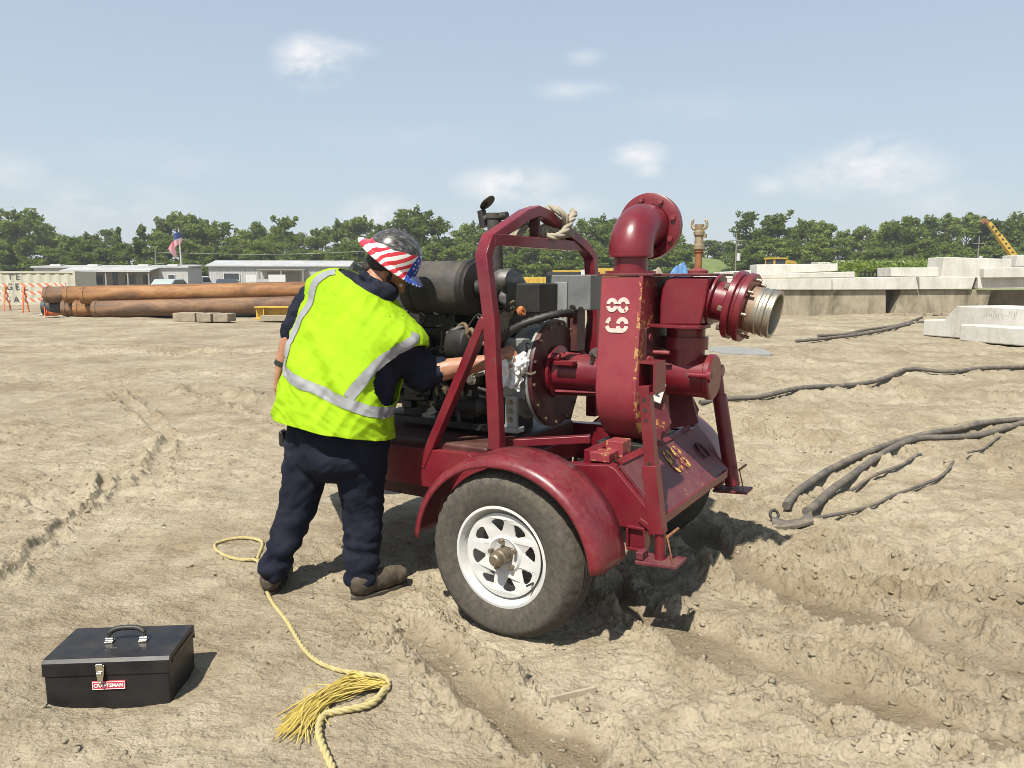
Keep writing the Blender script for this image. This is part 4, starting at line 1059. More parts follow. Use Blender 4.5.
# ------------------------------------------------------------------ ropes
M['ropey'] = paint('yellow_rope', (.38,.31,.12), (.50,.42,.20), .85, 40, dust=.35, bmp=.3)
M['ropef'] = paint('frayed_yellow', (.46,.34,.06), (.58,.45,.12), .85, 40, dust=.3)
M['ropec'] = paint('cream_rope', (.27,.24,.17), (.38,.345,.255), .9, 40, dust=.3, bmp=.3)
def rope_mb(pts, r, n=10, strands=3, pitch=.09):
    pts = spline(pts, n); m = MB(); Ls = [0]
    for a, b in zip(pts[:-1], pts[1:]): Ls.append(Ls[-1]+(b-a).length)
    N = max(16, int(Ls[-1]/(r*.9))); res = []; k = 0
    for i in range(N+1):
        s = Ls[-1]*i/N
        while k < len(Ls)-2 and Ls[k+1] < s: k += 1
        f = (s-Ls[k])/max(1e-6, Ls[k+1]-Ls[k]); res.append(pts[k].lerp(pts[k+1], min(1, f)))
    for j in range(strands):
        q = []; a = None
        for i, p in enumerate(res):
            t = (res[min(i+1,N)]-res[max(i-1,0)]).normalized()
            if a is None: a = Vector((0,0,1)) if abs(t.z) < .9 else Vector((1,0,0))
            a = (a-t*a.dot(t)).normalized(); b = t.cross(a); w = 2*PI*(j/strands+Ls[-1]*i/N/pitch)
            q.append(p+(a*math.cos(w)+b*math.sin(w))*r*.5)
        m.rings(q, r*.56, 7)
    return m
def onground(pp, r, lift=0): return [Vector((*gz(a, b)[:2], gh(*gz(a, b)[:2])+r+lift)) for a, b in pp]
rp_ = onground([(258,566),(262,548),(240,544),(216,549),(222,560),(240,567),(258,569),(264,585),(272,606),(288,628),(302,650),(316,666),(336,675),(360,679),(382,681),(389,687),(384,697),(366,706)], .009)
rp2 = onground([(385,694),(372,709),(345,717),(325,722),(319,735),(322,750),(332,770),(345,800)], .012, .004)
RO = obj('rope', rope_mb(rp_, .0085), M['ropey'], ang=60)
tag(RO, 'yellow twisted rope snaking over the mud from the left boot to a frayed end', 'rope')
obj('rope_tail', rope_mb(rp2, .012), M['ropey'], RO, ang=60)
m = MB(); rg = random.Random(11); s0 = onground([(384,690)],.012)[0]; s1 = onground([(345,698)],.018)[0]; s2_ = onground([(287,728)],.012)[0]
for k in range(130):
    o0 = Vector((rg.gauss(0,.006), rg.gauss(0,.008), abs(rg.gauss(.0,.007))))
    o1 = Vector((rg.gauss(0,.010), rg.gauss(0,.028), abs(rg.gauss(.012,.012))))
    o2 = Vector((rg.gauss(0,.030), rg.gauss(0,.050), abs(rg.gauss(0,.006))))
    mid = s1.lerp(s2_, .5)+(o1+o2)*.5+Vector((rg.gauss(0,.013), rg.gauss(0,.013), abs(rg.gauss(.004,.006))))
    m.rings(spline([s0+o0, (s0+s1)*.5+(o0+o1)*.5+Vector((rg.gauss(0,.006),rg.gauss(0,.008),.004)), s1+o1, mid, s2_+o2+Vector(((.10 if k % 3 else .03)*rg.random(), rg.gauss(0,.012), 0))], 6), .0019, 5)
obj('frayed_end', m, M['ropef'], RO, ang=60)
# rope knotted round the lifting frame
E_ = lambda a, b, y: TO + TD*((lambda d: 0)(0)) + Vector((0,0,0))
K0 = TL(-.30, .97, 1.685)
def kp(dx, dy, dz): return K0+TD*dx+TW*dy+Vector((0,0,dz))
m = rope_mb([kp(-.06,-.10,.03),kp(-.065,-.02,-.05),kp(-.02,.06,-.085),kp(.05,.05,-.04),kp(.06,.0,.03),kp(.0,-.02,.065),kp(-.05,.04,.05),kp(-.05,.12,-.02),kp(.0,.16,.02),kp(.05,.13,.06)], .019, 8, 3, .14)
a = rope_mb([kp(.055,.12,.045),kp(.07,.05,.0),kp(.065,-.03,-.065),kp(.02,-.08,-.075),kp(-.03,-.05,-.03),kp(.02,.03,-.05),kp(.065,.10,-.06)], .019, 8, 3, .14)
m.add(a.v, a.f)
a = rope_mb([kp(-.05,-.13,.0),kp(-.055,-.22,-.06),kp(-.06,-.27,-.13),kp(-.055,-.26,-.06),kp(-.05,-.17,.045),kp(0,-.10,.05)], .018, 8, 3, .14); m.add(a.v, a.f)
o = obj('rope', m, M['ropec'], ang=60); tag(o, 'thick cream rope knotted round the top of the red lifting frame', 'rope')

# ------------------------------------------------------------------ hoses and cables on the mud at the right
def hose(name, pp, r, label, cat='hose', group=None, mat='hose', lift=0):
    P = spline(onground(pp, r, lift), 6); Zs = np.max([ghv([p.x+dx for p in P], [p.y+dy for p in P]) for dx in (-.06,0,.06) for dy in (-.08,0,.08)], axis=0)
    P = [Vector((p.x, p.y, max(p.z, z+r*.55)+.012*mn.noise(p*2.3)+.006)) for p, z in zip(P, Zs)]
    for k in range(6):
        Z = [p.z for p in P]
        for i in range(1, len(P)-1): P[i].z = (Z[i-1]+2*Z[i]+Z[i+1])/4
    m = MB(); m.rings(P, r, 12); o = obj(name, m, M[mat], ang=60); tag(o, label, cat, group); return o
hose('water_hose', [(786,511),(800,494),(828,474),(868,456),(903,441),(948,436),(990,431),(1060,425)], .026, 'upper of two thick grey hoses curving to the right edge beside the pump')
hose('water_hose', [(806,522),(834,491),(864,470),(903,446),(925,441),(958,441),(990,437),(1060,421)], .027, 'lower of two thick grey hoses, ending by the flattened hose end')
hose('cable', [(806,529),(852,518),(898,501),(938,482),(953,466)], .011, 'thin dark cable lying below the two thick hoses', 'cable')
hose('cable', [(968,458),(984,450),(1000,440)], .010, 'short dark cable stub just right of the thin cable', 'cable')
hose('cable', [(850,487),(872,478),(904,470),(920,461)], .012, 'thin cable half buried under the lower thick hose', 'cable')
hose('water_hose', [(700,407),(730,404),(762,402),(800,396),(845,389),(885,382),(908,376),(952,378),(1000,374),(1070,370)], .030, 'long black hose crossing the mud right of the far jack')
for k, (pp, lb) in enumerate((([(796,343),(830,341),(862,336),(898,328),(924,322)], 'nearest dark hose leading to the front concrete block'),
                              ([(818,339),(850,335),(880,331),(912,323)], 'middle dark hose leading to the front concrete block'),
                              ([(842,336),(868,330),(900,326),(922,319)], 'farthest dark hose leading to the front concrete block'))):
    hose('water_hose', pp, .036, lb, 'hose', 'dark hoses by the front concrete block')
m = MB(); P = onground([(772,528),(786,531),(800,530),(812,527)], .01); vs = []
for i, p in enumerate(P):
    for s in (-1, 1):
        vs += [p+Vector((s*.02, s*.07, .012+.01*math.sin(i*2+s))), p+Vector((s*.02, s*.07, -.004+.01*math.sin(i*2+s)))]
fs = []
for i in range(len(P)-1):
    a = i*4; b = a+4
    for x, y in ((0,2),(2,3),(3,1),(1,0)): fs.append((a+x, a+y, b+y, b+x))
fs += [(0,1,3,2), (len(vs)-4, len(vs)-2, len(vs)-1, len(vs)-3)]
m.add(vs, fs); o = obj('flat_hose', m, M['hose'], ang=40); tag(o, 'flattened grey hose end lying in the mud where the thick hoses meet', 'hose')
q = gz(774,518); m = MB(); m.rings([(q.x+.024*math.cos(a), q.y+.012*math.sin(a), gh(q.x,q.y)+.026+.024*math.sin(a)) for a in np.linspace(0, 2*PI, 24, False)], .009, 8, closed=True)
o = obj('rubber_ring', m, M['black'], ang=60); tag(o, 'small black rubber ring standing in the mud beside the flattened hose end', 'ring')
M['stick'] = paint('dry_wood', (.34,.28,.19), (.46,.39,.28), .85, 30, dust=.3)
a, b = onground([(549,701),(596,685)], .006); m = MB(); m.bar([a, b], .026, .010); o = obj('wood_stick', m, M['stick'], bev=.002); tag(o, 'thin pale wooden stick lying on the mud below the wheel', 'stick')
# ------------------------------------------------------------------ yard: pipes, mats, barricades
def box_thing(name, c, d, rz, m, label, cat, group=None, bev=.02, ry=0, rx=0):
    mb = MB(); mb.box((0,0,d[2]/2), d); o = obj(name, mb, m, bev=bev); o.location = c; o.rotation_euler = (rx, ry, rz); return tag(o, label, cat, group)
def pipe_mat(name, a, b, c):
    m, nt, bs = new_mat(name); v = coords(nt)
    f = noise_n(nt, scaled(nt, v, (.6,2.2,2.2)), 1.1, 7, .62, .8)
    col = ramp(nt, f, [(.30, a), (.5, b), (.68, c)]).outputs[0]
    col = mixc(nt, .5, col, ramp(nt, noise_n(nt, v, 9, 6, .7), [(.3, (.55,.5,.45)), (.7, (1.1,1.1,1.1))]).outputs[0], 'MULTIPLY')
    nt.links.new(col, bs.inputs['Base Color']); bs.inputs['Roughness'].default_value = .72; return m
M['pipe1'] = pipe_mat('rusty_pipe', (.08,.042,.025), (.27,.118,.034), (.37,.20,.08))
M['pipe2'] = pipe_mat('brown_pipe', (.06,.04,.028), (.17,.092,.048), (.28,.16,.08))
M['pipeblack'] = paint('tar_coated', (.02,.022,.026), (.05,.052,.058), .6, 8, dust=.3)
PR = .31
def pipe(xl, row, Y, m, label, group=None, xr=-5.2):
    z0 = PR+(0 if row == 0 else .50); 
    p0 = Vector((xl, Y, z0+.02)); p1 = Vector((xr, Y+1.4, z0+.02+.20*(xr-xl)/9.5))
    L = (p1-p0).length; mb = MB()
    mb.lathe([(PR-.02,.05),(PR-.02,.0),(PR,.0)]+[(PR,L*k/12) for k in range(1,12)]+[(PR,L),(PR-.02,L),(PR-.02,L-.05)], (0,0,0), (1,0,0), 40)
    mb.cyl((.5,0,0),(.52,0,0),PR-.021,n=30)
    o = obj('steel_pipe', mb, m, ang=50); o.location = p0; d = p1-p0
    o.rotation_euler = (0, -math.asin(d.z/L), math.atan2(d.y, d.x)); tag(o, label, 'pipe', group)
    for s in (1,):
        r = MB(); r.lathe([(PR+.001,.0),(PR+.022,.004),(PR+.022,.05),(PR+.001,.06)], (.10,0,0), (1,0,0), 40); obj('end_band', r, m, o)
G = 'rusty steel pipes stacked at the left'
def px2x(px, Y): return at(px, 300, Y).x
pipe(px2x(93,28.7), 0, 28.7, M['pipe2'], 'front rusty steel pipe on the ground, nearest of the lower row', G)
pipe(px2x(75,29.4), 0, 29.4, M['pipe1'], 'second rusty steel pipe of the lower row, orange end just beyond the front one', G)
pipe(px2x(63,30.1), 0, 30.1, M['pipe2'], 'third steel pipe of the lower row, dark brown end next to the black pipe', G)
pipe(px2x(43,30.8), 0, 30.8, M['pipeblack'], 'black coated steel pipe sticking out farthest left in the lower row', G, xr=-10)
pipe(px2x(82,29.05), 1, 29.05, M['pipe1'], 'front orange rusty pipe lying on top of the stack', G)
pipe(px2x(66,29.75), 1, 29.75, M['pipe1'], 'second pipe of the upper row, its orange end left of the front one', G)
pipe(px2x(46,30.45), 1, 30.45, M['pipe2'], 'brown steel pipe sticking out farthest left in the upper row', G)
M['mat'] = paint('weathered_timber', (.22,.18,.13), (.34,.29,.21), .9, 4, dust=.4, bmp=.5)
Yt = gz(200, 322).y
mt = [(172,196,.30,'large weathered timber block at the left end of the row before the pipes'),(196,212,.28,'middle weathered timber block in the row before the pipes'),(212,228,.27,'right weathered timber block in the row before the pipes')]
for a, b, h, lb in mt:
    x0, x1 = at(a,320,Yt).x, at(b,320,Yt).x
    mb = MB()
    for k in range(3): mb.box((0, -.3+.3*k, h/2), (x1-x0-.05, .28, h))
    o = obj('timber_block', mb, M['mat'], bev=.02); o.location = ((x0+x1)/2, Yt+.45, .0); o.rotation_euler = (0,0,R_(random.uniform(-4,4))); tag(o, lb, 'timber block', 'timber blocks before the pipes')
M['yellow'] = paint('machine_yellow', (.42,.26,.02), (.58,.38,.04), .55, 3, dust=.4, chips=(.25,.16,.08))
mb = MB(); L = 4.5
mb.prism([(0,-.22,0),(0,.22,0),(0,.22,.06),(0,.03,.06),(0,.03,.40),(0,.22,.40),(0,.22,.46),(0,-.22,.46),(0,-.22,.40),(0,-.03,.40),(0,-.03,.06),(0,-.22,.06)], (L,0,0))
for k in range(4): mb.bb(.3+k*1.25,.34+k*1.25,-.2,.2,.06,.40)
o = obj('steel_beam', mb, M['yellow'], bev=.01); o.location = (at(256,310,27.3).x, 27.3, .03); tag(o, 'yellow painted steel beam lying before the right end of the pipes', 'beam')
mb = MB()
for k in range(2): mb.box((.4+k*1.0,0,.10), (.9,.35,.2))
o = obj('timber_bearer', mb, M['mat'], bev=.02); o.location = (at(263,312,26.9).x, 26.9, 0); tag(o, 'pale squared timber lying along the foot of the yellow beam', 'timber')
# barricades
def stripes_mat():
    m, nt, b = new_mat('orange_white_stripes'); v = coords(nt); sx = nd(nt, 'ShaderNodeSeparateXYZ'); nt.links.new(v, sx.inputs[0])
    f = mth(nt, 'GREATER_THAN', mth(nt, 'SINE', mth(nt, 'MULTIPLY', mth(nt, 'ADD', sx.outputs[0], sx.outputs[2]), 2*PI/.32)), 0)
    c = mixc(nt, f, (.60,.55,.48), (.56,.22,.12)); nt.links.new(c, b.inputs['Base Color']); b.inputs['Roughness'].default_value = .5; return m
M['stripes'] = stripes_mat(); M['orange'] = paint('orange_plastic', (.65,.12,.03), (.75,.18,.05), .5, 6, dust=.2)
def barricade(px, py, w, rz, label):
    g = gz(px, py); E0 = empty('barricade', (g.x, g.y, 0), rz, label, 'barricade')
    for z in (.55,.85,1.18):
        b = MB(); b.box((0,-.03,z), (w,.03,.17)); obj('striped_board', b, M['stripes'], E0, bev=.004)
    for s in (-1, 1):
        b = MB(); b.bar([(s*w*.38,-.28,.03),(s*w*.38,0,1.25),], .05,.05); b.bar([(s*w*.38,.28,.03),(s*w*.38,0,1.25)], .05,.05); obj('frame', b, M['orange'], E0)
barricade(38, 313, 1.25, R_(8), 'near orange and white striped barricade left of the pipe ends')
barricade(55, 308, 1.5, R_(-12), 'orange and white striped barricade partly hidden behind the pipe ends')
barricade(-4, 311, 1.3, R_(6), 'orange and white striped barricade cut by the left edge')
g = gz(48,316); mb = MB(); mb.lathe([(.0,.0),(.17,.0),(.17,.03),(.13,.035),(.04,.62),(.02,.63),(.0,.63)], (0,0,.17), (1,.2,-.16), 24); mb.box((0,0,.19), (.04,.4,.36))
o = obj('traffic_cone', mb, M['orange'], ang=40); o.location = (g.x, g.y, 0); tag(o, 'orange traffic cone lying on its side before the pipe ends', 'traffic cone')
mb = MB()
for k in range(4): mb.prism([(k*.1,0,0),(k*.1+.5,.05*k,0),(k*.1+.45,.35,0),(k*.1,.3,0)], (0,0,.04+.03*k))
g = gz(38,315); o = obj('paper_scrap', mb, M['white'], flat=True); o.location = (g.x, g.y, 0); o.scale = (.8,.8,.8); tag(o, 'small pile of white scraps beside the fallen orange cone', 'scrap')

# ------------------------------------------------------------------ container, site office, metal shed
M['cream'] = paint('cream_steel', (.42,.41,.32), (.50,.485,.385), .55, 2, dust=.3)
M['offwhite'] = paint('offwhite_cladding', (.36,.36,.345), (.44,.44,.42), .6, 1.2, dust=.15)
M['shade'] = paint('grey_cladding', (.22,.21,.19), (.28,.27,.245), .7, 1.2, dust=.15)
M['roof'] = paint('pale_roof', (.36,.36,.355), (.48,.48,.47), .55, .5, dust=.15)
M['glass'] = paint('dark_glass', (.03,.04,.045), (.06,.07,.08), .12, 2, dust=0)
M['letters'] = paint('black_letters', (.03,.03,.03), (.07,.07,.065), .7, 20, dust=0, chips=(.5,.48,.38), chip_t=.66)
Yc = 44.5; xr = at(75, 300, Yc).x; Hc = at(60, 272, Yc).z+.0; Lc = 12.2
CT = empty('shipping_container', (xr-Lc/2, Yc, 0), R_(1.5), 'cream corrugated shipping container with black lettering at the left edge', 'container')
mb = MB(); n = 92; vs = []
pat = [0,0,.05,.05]
poly = [(-Lc/2+Lc*k/n, pat[k % 4]) for k in range(n+1)]
mb.prism([(x, y, .12) for x, y in poly]+[(Lc/2, 2.4, .12), (-Lc/2, 2.4, .12)], (0,0,Hc-.17)); obj('wall', mb, M['cream'], CT, flat=True)
mb = MB(); mb.bb(-Lc/2-.02,Lc/2+.02,-.03,2.42,Hc-.05,Hc+.04); mb.bb(-Lc/2-.02,Lc/2+.02,-.03,.08,.0,.14); mb.bb(Lc/2-.10,Lc/2+.02,-.03,.10,.14,Hc-.05); obj('frame', mb, M['cream'], CT)
for s, px, py in (('T E',13,277),('G E',12,287),('S A L',16,300)):
    tmm = text_mesh(s, .50, .004, bold=.006); p = at(px, py, Yc); tmm.transform(Matrix.Translation((p.x-(xr-Lc/2), -.008, p.z)) @ Matrix.Rotation(R_(90),4,'X')); link('lettering', tmm, M['letters'], CT, flat=True)
mb = MB(); p = at(25,290,Yc); mb.box((p.x-(xr-Lc/2),-.01,p.z), (.25,.012,.06)); obj('lettering', mb, M['letters'], CT)

Yo = 72; x0, x1 = at(36,280,Yo).x, at(187,280,Yo).x; zt = at(120,266,Yo).z; W = x1-x0
OF = empty('site_office', ((x0+x1)/2, Yo, 0), R_(2.0), 'long low grey site office trailer with a covered porch behind the rusty pipes', 'office trailer')
def lx(px, Y=Yo): return at(px,280,Y).x-(x0+x1)/2
mb = MB(); nn = 120; mb.prism([(-W/2+W*k/nn, .015*(k % 2), 0) for k in range(nn+1)]+[(W/2,3.6,0),(-W/2,3.6,0)], (0,0,zt-.16)); obj('wall', mb, M['offwhite'], OF, flat=True)
mb = MB(); mb.prism([(-W/2-.15,-.2,zt-.16),(W/2+.15,-.2,zt-.16),(W/2+.15,3.7,zt),(-W/2-.15,3.7,zt)], (0,0,.14)); RF = obj('roof', mb, M['roof'], OF)
for q in (-5.6, -2.2, 2.4, 5.1):
    mb = MB(); mb.bb(q-.45,q+.45,1.2,2.0,zt+.02,zt+.18); obj('roof_vent', mb, M['white'], RF)
mb = MB(); mb.prism([(lx(74),-2.2,zt-.50),(lx(160),-2.2,zt-.50),(lx(160),-.05,zt-.22),(lx(74),-.05,zt-.22)], (0,0,.09)); mb.bb(lx(74),lx(160),-2.24,-2.2,zt-.56,zt-.40); obj('porch_roof', mb, M['roof'], OF)
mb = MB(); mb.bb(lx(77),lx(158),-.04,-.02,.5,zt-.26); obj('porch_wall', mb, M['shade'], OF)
for px in (75, 95, 117, 138, 158):
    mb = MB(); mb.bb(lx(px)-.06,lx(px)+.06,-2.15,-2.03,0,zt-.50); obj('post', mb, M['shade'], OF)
mb = MB(); mb.bb(lx(113),lx(118),-.07,-.045,.4,zt-.55); obj('door', mb, M['glass'], OF)
for px, w in ((100,.7),(130,.8),(147,.7),(171,.55)):
    mb = MB(); mb.bb(lx(px)-w/2-.08,lx(px)+w/2+.08,-.05 if px > 165 else -.09,-.03 if px > 165 else -.045,.95,zt-.75); wf = obj('window', mb, M['shade'] if px < 165 else M['white'], OF)
    mb = MB(); mb.bb(lx(px)-w/2,lx(px)+w/2,-.07 if px > 165 else -.11,-.05 if px > 165 else -.092,1.02,zt-.82); obj('pane', mb, M['glass'], wf)
mb = MB()
for k in range(16): mb.bb(lx(76),lx(92),-2.30+.004*k,-2.26+.004*k,.2+k*.09,.27+k*.09)
obj('porch_screen', mb, M['shade'], OF)
g = at(90,285,60); mb = MB(); mb.bb(-.42,.42,0,.03,1.0,1.42); mb.bb(-.36,-.31,.03,.07,0,1.3); mb.bb(.31,.36,.03,.07,0,1.3)
o = obj('notice_board', mb, M['white']); o.location = (g.x, 60, 0); tag(o, 'white notice board on legs before the office porch', 'notice board')

Ys = 88; x0s, x1s = at(211,280,Ys).x, at(347,280,Ys).x; ze = at(270,266,Ys).z; zr = at(270,260.5,Ys).z; Ws = x1s-x0s; cs = (x0s+x1s)/2
SH = empty('metal_shed', (cs, Ys, 0), R_(5), 'white corrugated metal shed with a small canopy behind the upper pipes, left of the worker', 'shed')
def sx_(px): return at(px,280,Ys).x-cs
mb = MB(); nn = 110; mb.prism([(-Ws/2+Ws*k/nn, .05*(k % 2), 0) for k in range(nn+1)]+[(Ws/2,8,0),(-Ws/2,8,0)], (0,0,ze)); mb.prism([(-Ws/2,0,ze),(-Ws/2,8,ze),(-Ws/2,4,zr)], (Ws,0,0)); obj('wall', mb, M['offwhite'], SH, flat=True)
mb = MB(); mb.prism([(-Ws/2-.3,-.3,ze-.06),(-Ws/2-.3,4,zr+.02),(-Ws/2-.3,4,zr+.10),(-Ws/2-.3,-.3,ze+.04)], (Ws+.6,0,0)); mb.prism([(-Ws/2-.3,8.3,ze-.06),(-Ws/2-.3,4.003,zr+.02),(-Ws/2-.3,4.003,zr+.10),(-Ws/2-.3,8.3,ze+.04)], (Ws+.6,0,0)); obj('roof', mb, M['roof'], SH)
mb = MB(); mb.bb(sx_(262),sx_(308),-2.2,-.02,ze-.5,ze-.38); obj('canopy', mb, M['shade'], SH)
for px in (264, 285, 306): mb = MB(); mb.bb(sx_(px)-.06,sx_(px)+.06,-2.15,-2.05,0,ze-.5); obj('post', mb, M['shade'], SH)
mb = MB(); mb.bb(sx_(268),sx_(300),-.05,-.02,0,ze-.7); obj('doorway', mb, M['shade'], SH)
for px in (233, 333):
    mb = MB(); mb.bb(sx_(px)-.9,sx_(px)+.9,-.07,-.02,1.3,2.2); wf = obj('window', mb, M['white'], SH)
    mb = MB(); mb.bb(sx_(px)-.8,sx_(px)+.8,-.09,-.071,1.38,2.12); obj('pane', mb, M['glass'], wf)
# vehicles by the shed
M['cardark'] = paint('dark_car_paint', (.015,.017,.02), (.025,.027,.03), .25, 2, dust=.15, coat=.5)
M['carwhite'] = paint('white_car_paint', (.62,.62,.61), (.7,.7,.69), .3, 2, dust=.15, coat=.5)
M['cargreen'] = paint('pale_green_car_paint', (.38,.44,.40), (.45,.5,.46), .3, 2, dust=.15, coat=.5)
def car(px, Y, m, label, kind, rz=0):
    p = at(px, 280, Y); E0 = empty('parked_pickup' if kind == 'pickup' else 'parked_car', (p.x, Y, 0), rz, label, 'pickup' if kind == 'pickup' else 'car')
    if kind == 'pickup': bp = [(-2.6,.45),(-2.6,1.1),(-.5,1.1),(-.4,1.15),(-.15,1.75),(.9,1.78),(1.3,1.2),(2.5,1.05),(2.6,.5)]; wp = [(-.05,1.2),(.05,1.65),(.85,1.67),(1.15,1.2)]
    else: bp = [(-2.2,.4),(-2.25,.95),(-1.9,1.02),(-1.2,1.48),(.3,1.5),(1.1,1.02),(2.1,.9),(2.2,.45)]; wp = [(-1.5,1.05),(-1.1,1.40),(.25,1.42),(.85,1.05)]
    b = MB(); b.prism([(x,-.88,z) for x, z in bp], (0,1.76,0)); obj('body', b, m, E0, bev=.08, seg=3)
    for y in (-.895, .885):
        b = MB(); b.prism([(x,y,z) for x, z in wp], (0,.01,0)); obj('side_window', b, M['glass'], E0)
    for x in (-1.5, 1.5):
        for y in (-.9, .7):
            b = MB(); b.cyl((x,y,.34),(x,y+.2,.34),.34,n=24); w = obj('wheel', b, M['black'], E0); b = MB(); b.cyl((x,y-.005 if y < 0 else y+.2,.34),(x,y if y < 0 else y+.206,.34),.19,n=18); obj('rim', b, M['steel'], w)
car(196, 80, M['carwhite'], 'white pickup parked between the site office and the metal shed', 'pickup', R_(70))
car(228, 79, M['cardark'], 'dark car parked before the left window of the metal shed', 'car', R_(100))
car(189, 76, M['cardark'], 'dark car parked at the right end of the site office', 'car', R_(95))
car(172, 66, M['cargreen'], 'pale green car in front of the white end of the site office', 'car', R_(85))
car(268, 79, M['shade'], 'grey car parked under the left end of the shed canopy', 'car', R_(95))
for k, (px, w) in enumerate(((251,.5),(277,.8))):
    p = at(px, 280, 74); mb = MB(); mb.bb(-w,w,0,.03,1.1,1.9); mb.bb(-w+.1,-w+.16,.03,.08,0,1.5); mb.bb(w-.16,w-.1,.03,.08,0,1.5); o = obj('white_sign', mb, M['white']); o.location = (p.x, 74, 0)
    tag(o, ('small white sign standing left of the shed canopy', 'wide white sign standing before the shed canopy')[k], 'sign')
# flag pole and utility poles
M['pole'] = paint('grey_pole', (.45,.45,.44), (.55,.55,.53), .5, 3, dust=0)
M['woodpole'] = paint('wood_pole', (.17,.15,.13), (.24,.215,.18), .85, 3, dust=0)
Yf = 78; a, b = at(183,280,Yf), at(178.5,229,Yf); a.z = 0
FP = empty('flagpole', a, 0, 'slender leaning flagpole behind the right end of the site office', 'flagpole')
mb = MB(); mb.cyl((0,0,0), b-a, .10, .055, 12); obj('pole', mb, M['pole'], FP); mb = MB(); mb.sphere(b-a+Vector((0,0,.06)), .09, 12); obj('finial', mb, M['brass'], FP)
def flag_mat():
    m, nt, bs = new_mat('flag_cloth'); a = nd(nt, 'ShaderNodeAttribute'); a.attribute_name = 'fuv'; sx = nd(nt, 'ShaderNodeSeparateXYZ'); nt.links.new(a.outputs['Vector'], sx.inputs[0])
    st = mth(nt, 'GREATER_THAN', mth(nt, 'SINE', mth(nt, 'MULTIPLY', sx.outputs[1], 2*PI*6.5)), 0)
    c = mixc(nt, st, (.7,.68,.66), (.5,.03,.05)); cn = mth(nt, 'MULTIPLY', mth(nt, 'LESS_THAN', sx.outputs[0], .4), mth(nt, 'GREATER_THAN', sx.outputs[1], .46))
    c = mixc(nt, cn, c, (.03,.05,.2)); nt.links.new(c, bs.inputs['Base Color']); return m
vs, uv, fs = [], [], []; n = 16
top = at(178.8,232,Yf)
for j in range(n+1):
    for i in range(n+1):
        s, t = i/n, j/n
        x = -1.0*s*(.75+.25*t)+.10*math.sin(s*8+t*2); z = -2.0*(1-t)*.5-1.5*s*s*.9-.3*s; y = .22*math.sin(s*9+t*3)
        vs.append(top+Vector((x+.2*(1-t), y-.1, z))); uv.append((s, t, 0))
for j in range(n):
    for i in range(n): a = j*(n+1)+i; fs.append((a, a+1, a+n+2, a+n+1))
me = bpy.data.meshes.new('flag'); me.from_pydata([tuple(v) for v in vs], [], fs); me.update(); A = me.attributes.new('fuv', 'FLOAT_VECTOR', 'POINT')
for k, q in enumerate(uv): A.data[k].vector = q
o = link('flag', me, flag_mat(), ang=80); tag(o, 'striped flag hanging limply from the pole above the site office', 'flag'); o.modifiers.new('s', 'SOLIDIFY').thickness = .01
def upole(px, top_y, Y, label, arm=True):
    p = at(px, 280, Y); h = at(px, top_y, Y).z; E0 = empty('utility_pole', (p.x, Y, 0), 0, label, 'utility pole')
    mb = MB(); mb.cyl((0,0,0),(0,0,h),.10,.06,12); obj('pole', mb, M['woodpole'], E0)
    if arm: mb = MB(); mb.bb(-.75,.75,-.15,-.08,h-.9,h-.80); obj('crossarm', mb, M['woodpole'], E0)
    mb = MB(); mb.cyl((.28,-.1,h-3.2),(.28,-.1,h-2.3),.22,n=16); obj('transformer', mb, M['pole'], E0); return (p.x, Y, h-.7)
t1 = upole(735, 233, 92, 'utility pole before the trees right of the brass coupling')
t2 = upole(976, 236, 92, 'utility pole among the trees left of the yellow crane boom')
t3 = upole(157, 246, 92, 'short utility pole behind the roof of the site office', False)
t4 = upole(402, 243, 92, 'utility pole half hidden behind the worker and his helmet', True)
def wires(A, Bp, label):
    mb = MB()
    for dz in (0, -1.3): mb.rings([Vector(A).lerp(Vector(Bp), k/24)+Vector((0,-.15,dz-1.2*math.sin(PI*k/24)*.35)) for k in range(25)], .013, 5)
    o = obj('power_line', mb, M['pole'], ang=60); tag(o, label, 'power line')
wires(t3, t4, 'pair of power lines crossing before the trees above the metal shed')

# ------------------------------------------------------------------ precast concrete at the right
def conc_mat(name, a, b, stain, amt):
    m, nt, bs = new_mat(name); v = coords(nt)
    c = ramp(nt, noise_n(nt, v, 1.6, 7, .62), [(.3, a), (.7, b)]).outputs[0]
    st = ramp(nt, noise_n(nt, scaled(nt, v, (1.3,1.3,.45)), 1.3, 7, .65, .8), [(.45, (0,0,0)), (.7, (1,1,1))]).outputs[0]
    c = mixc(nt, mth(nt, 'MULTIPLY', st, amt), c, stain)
    c = mixc(nt, .35, c, ramp(nt, noise_n(nt, v, 16, 6, .7), [(.3, (.7,.68,.66)), (.6, (1.05,1.05,1.05))]).outputs[0], 'MULTIPLY')
    nt.links.new(c, bs.inputs['Base Color']); bs.inputs['Roughness'].default_value = .9; bump(nt, bs, noise_n(nt, v, 14, 6, .7), .4, .02); return m
M['conc'] = conc_mat('pale_concrete', (.50,.485,.43), (.63,.61,.55), (.30,.27,.21), .5)
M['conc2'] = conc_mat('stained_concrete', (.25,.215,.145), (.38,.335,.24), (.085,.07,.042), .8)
def slab(pl, Y, depth, m, label, group='precast concrete beams stacked at the right', name='concrete_beam', rz=0, bev=.03, cat='concrete beam'):
    # pl: outline of the face towards the camera, as points on the plane at distance Y
    P = [at(a, b, Y) for a, b in pl]; o0 = Vector((sum(p.x for p in P)/len(P), Y, min(p.z for p in P)))
    mb = MB(); mb.prism([(p-o0) for p in P], (0, depth, 0)); me = mb.mesh(name)
    o = link(name, me, m, bev=bev); o.location = o0; o.rotation_euler = (0,0,rz); return tag(o, label, cat, group)
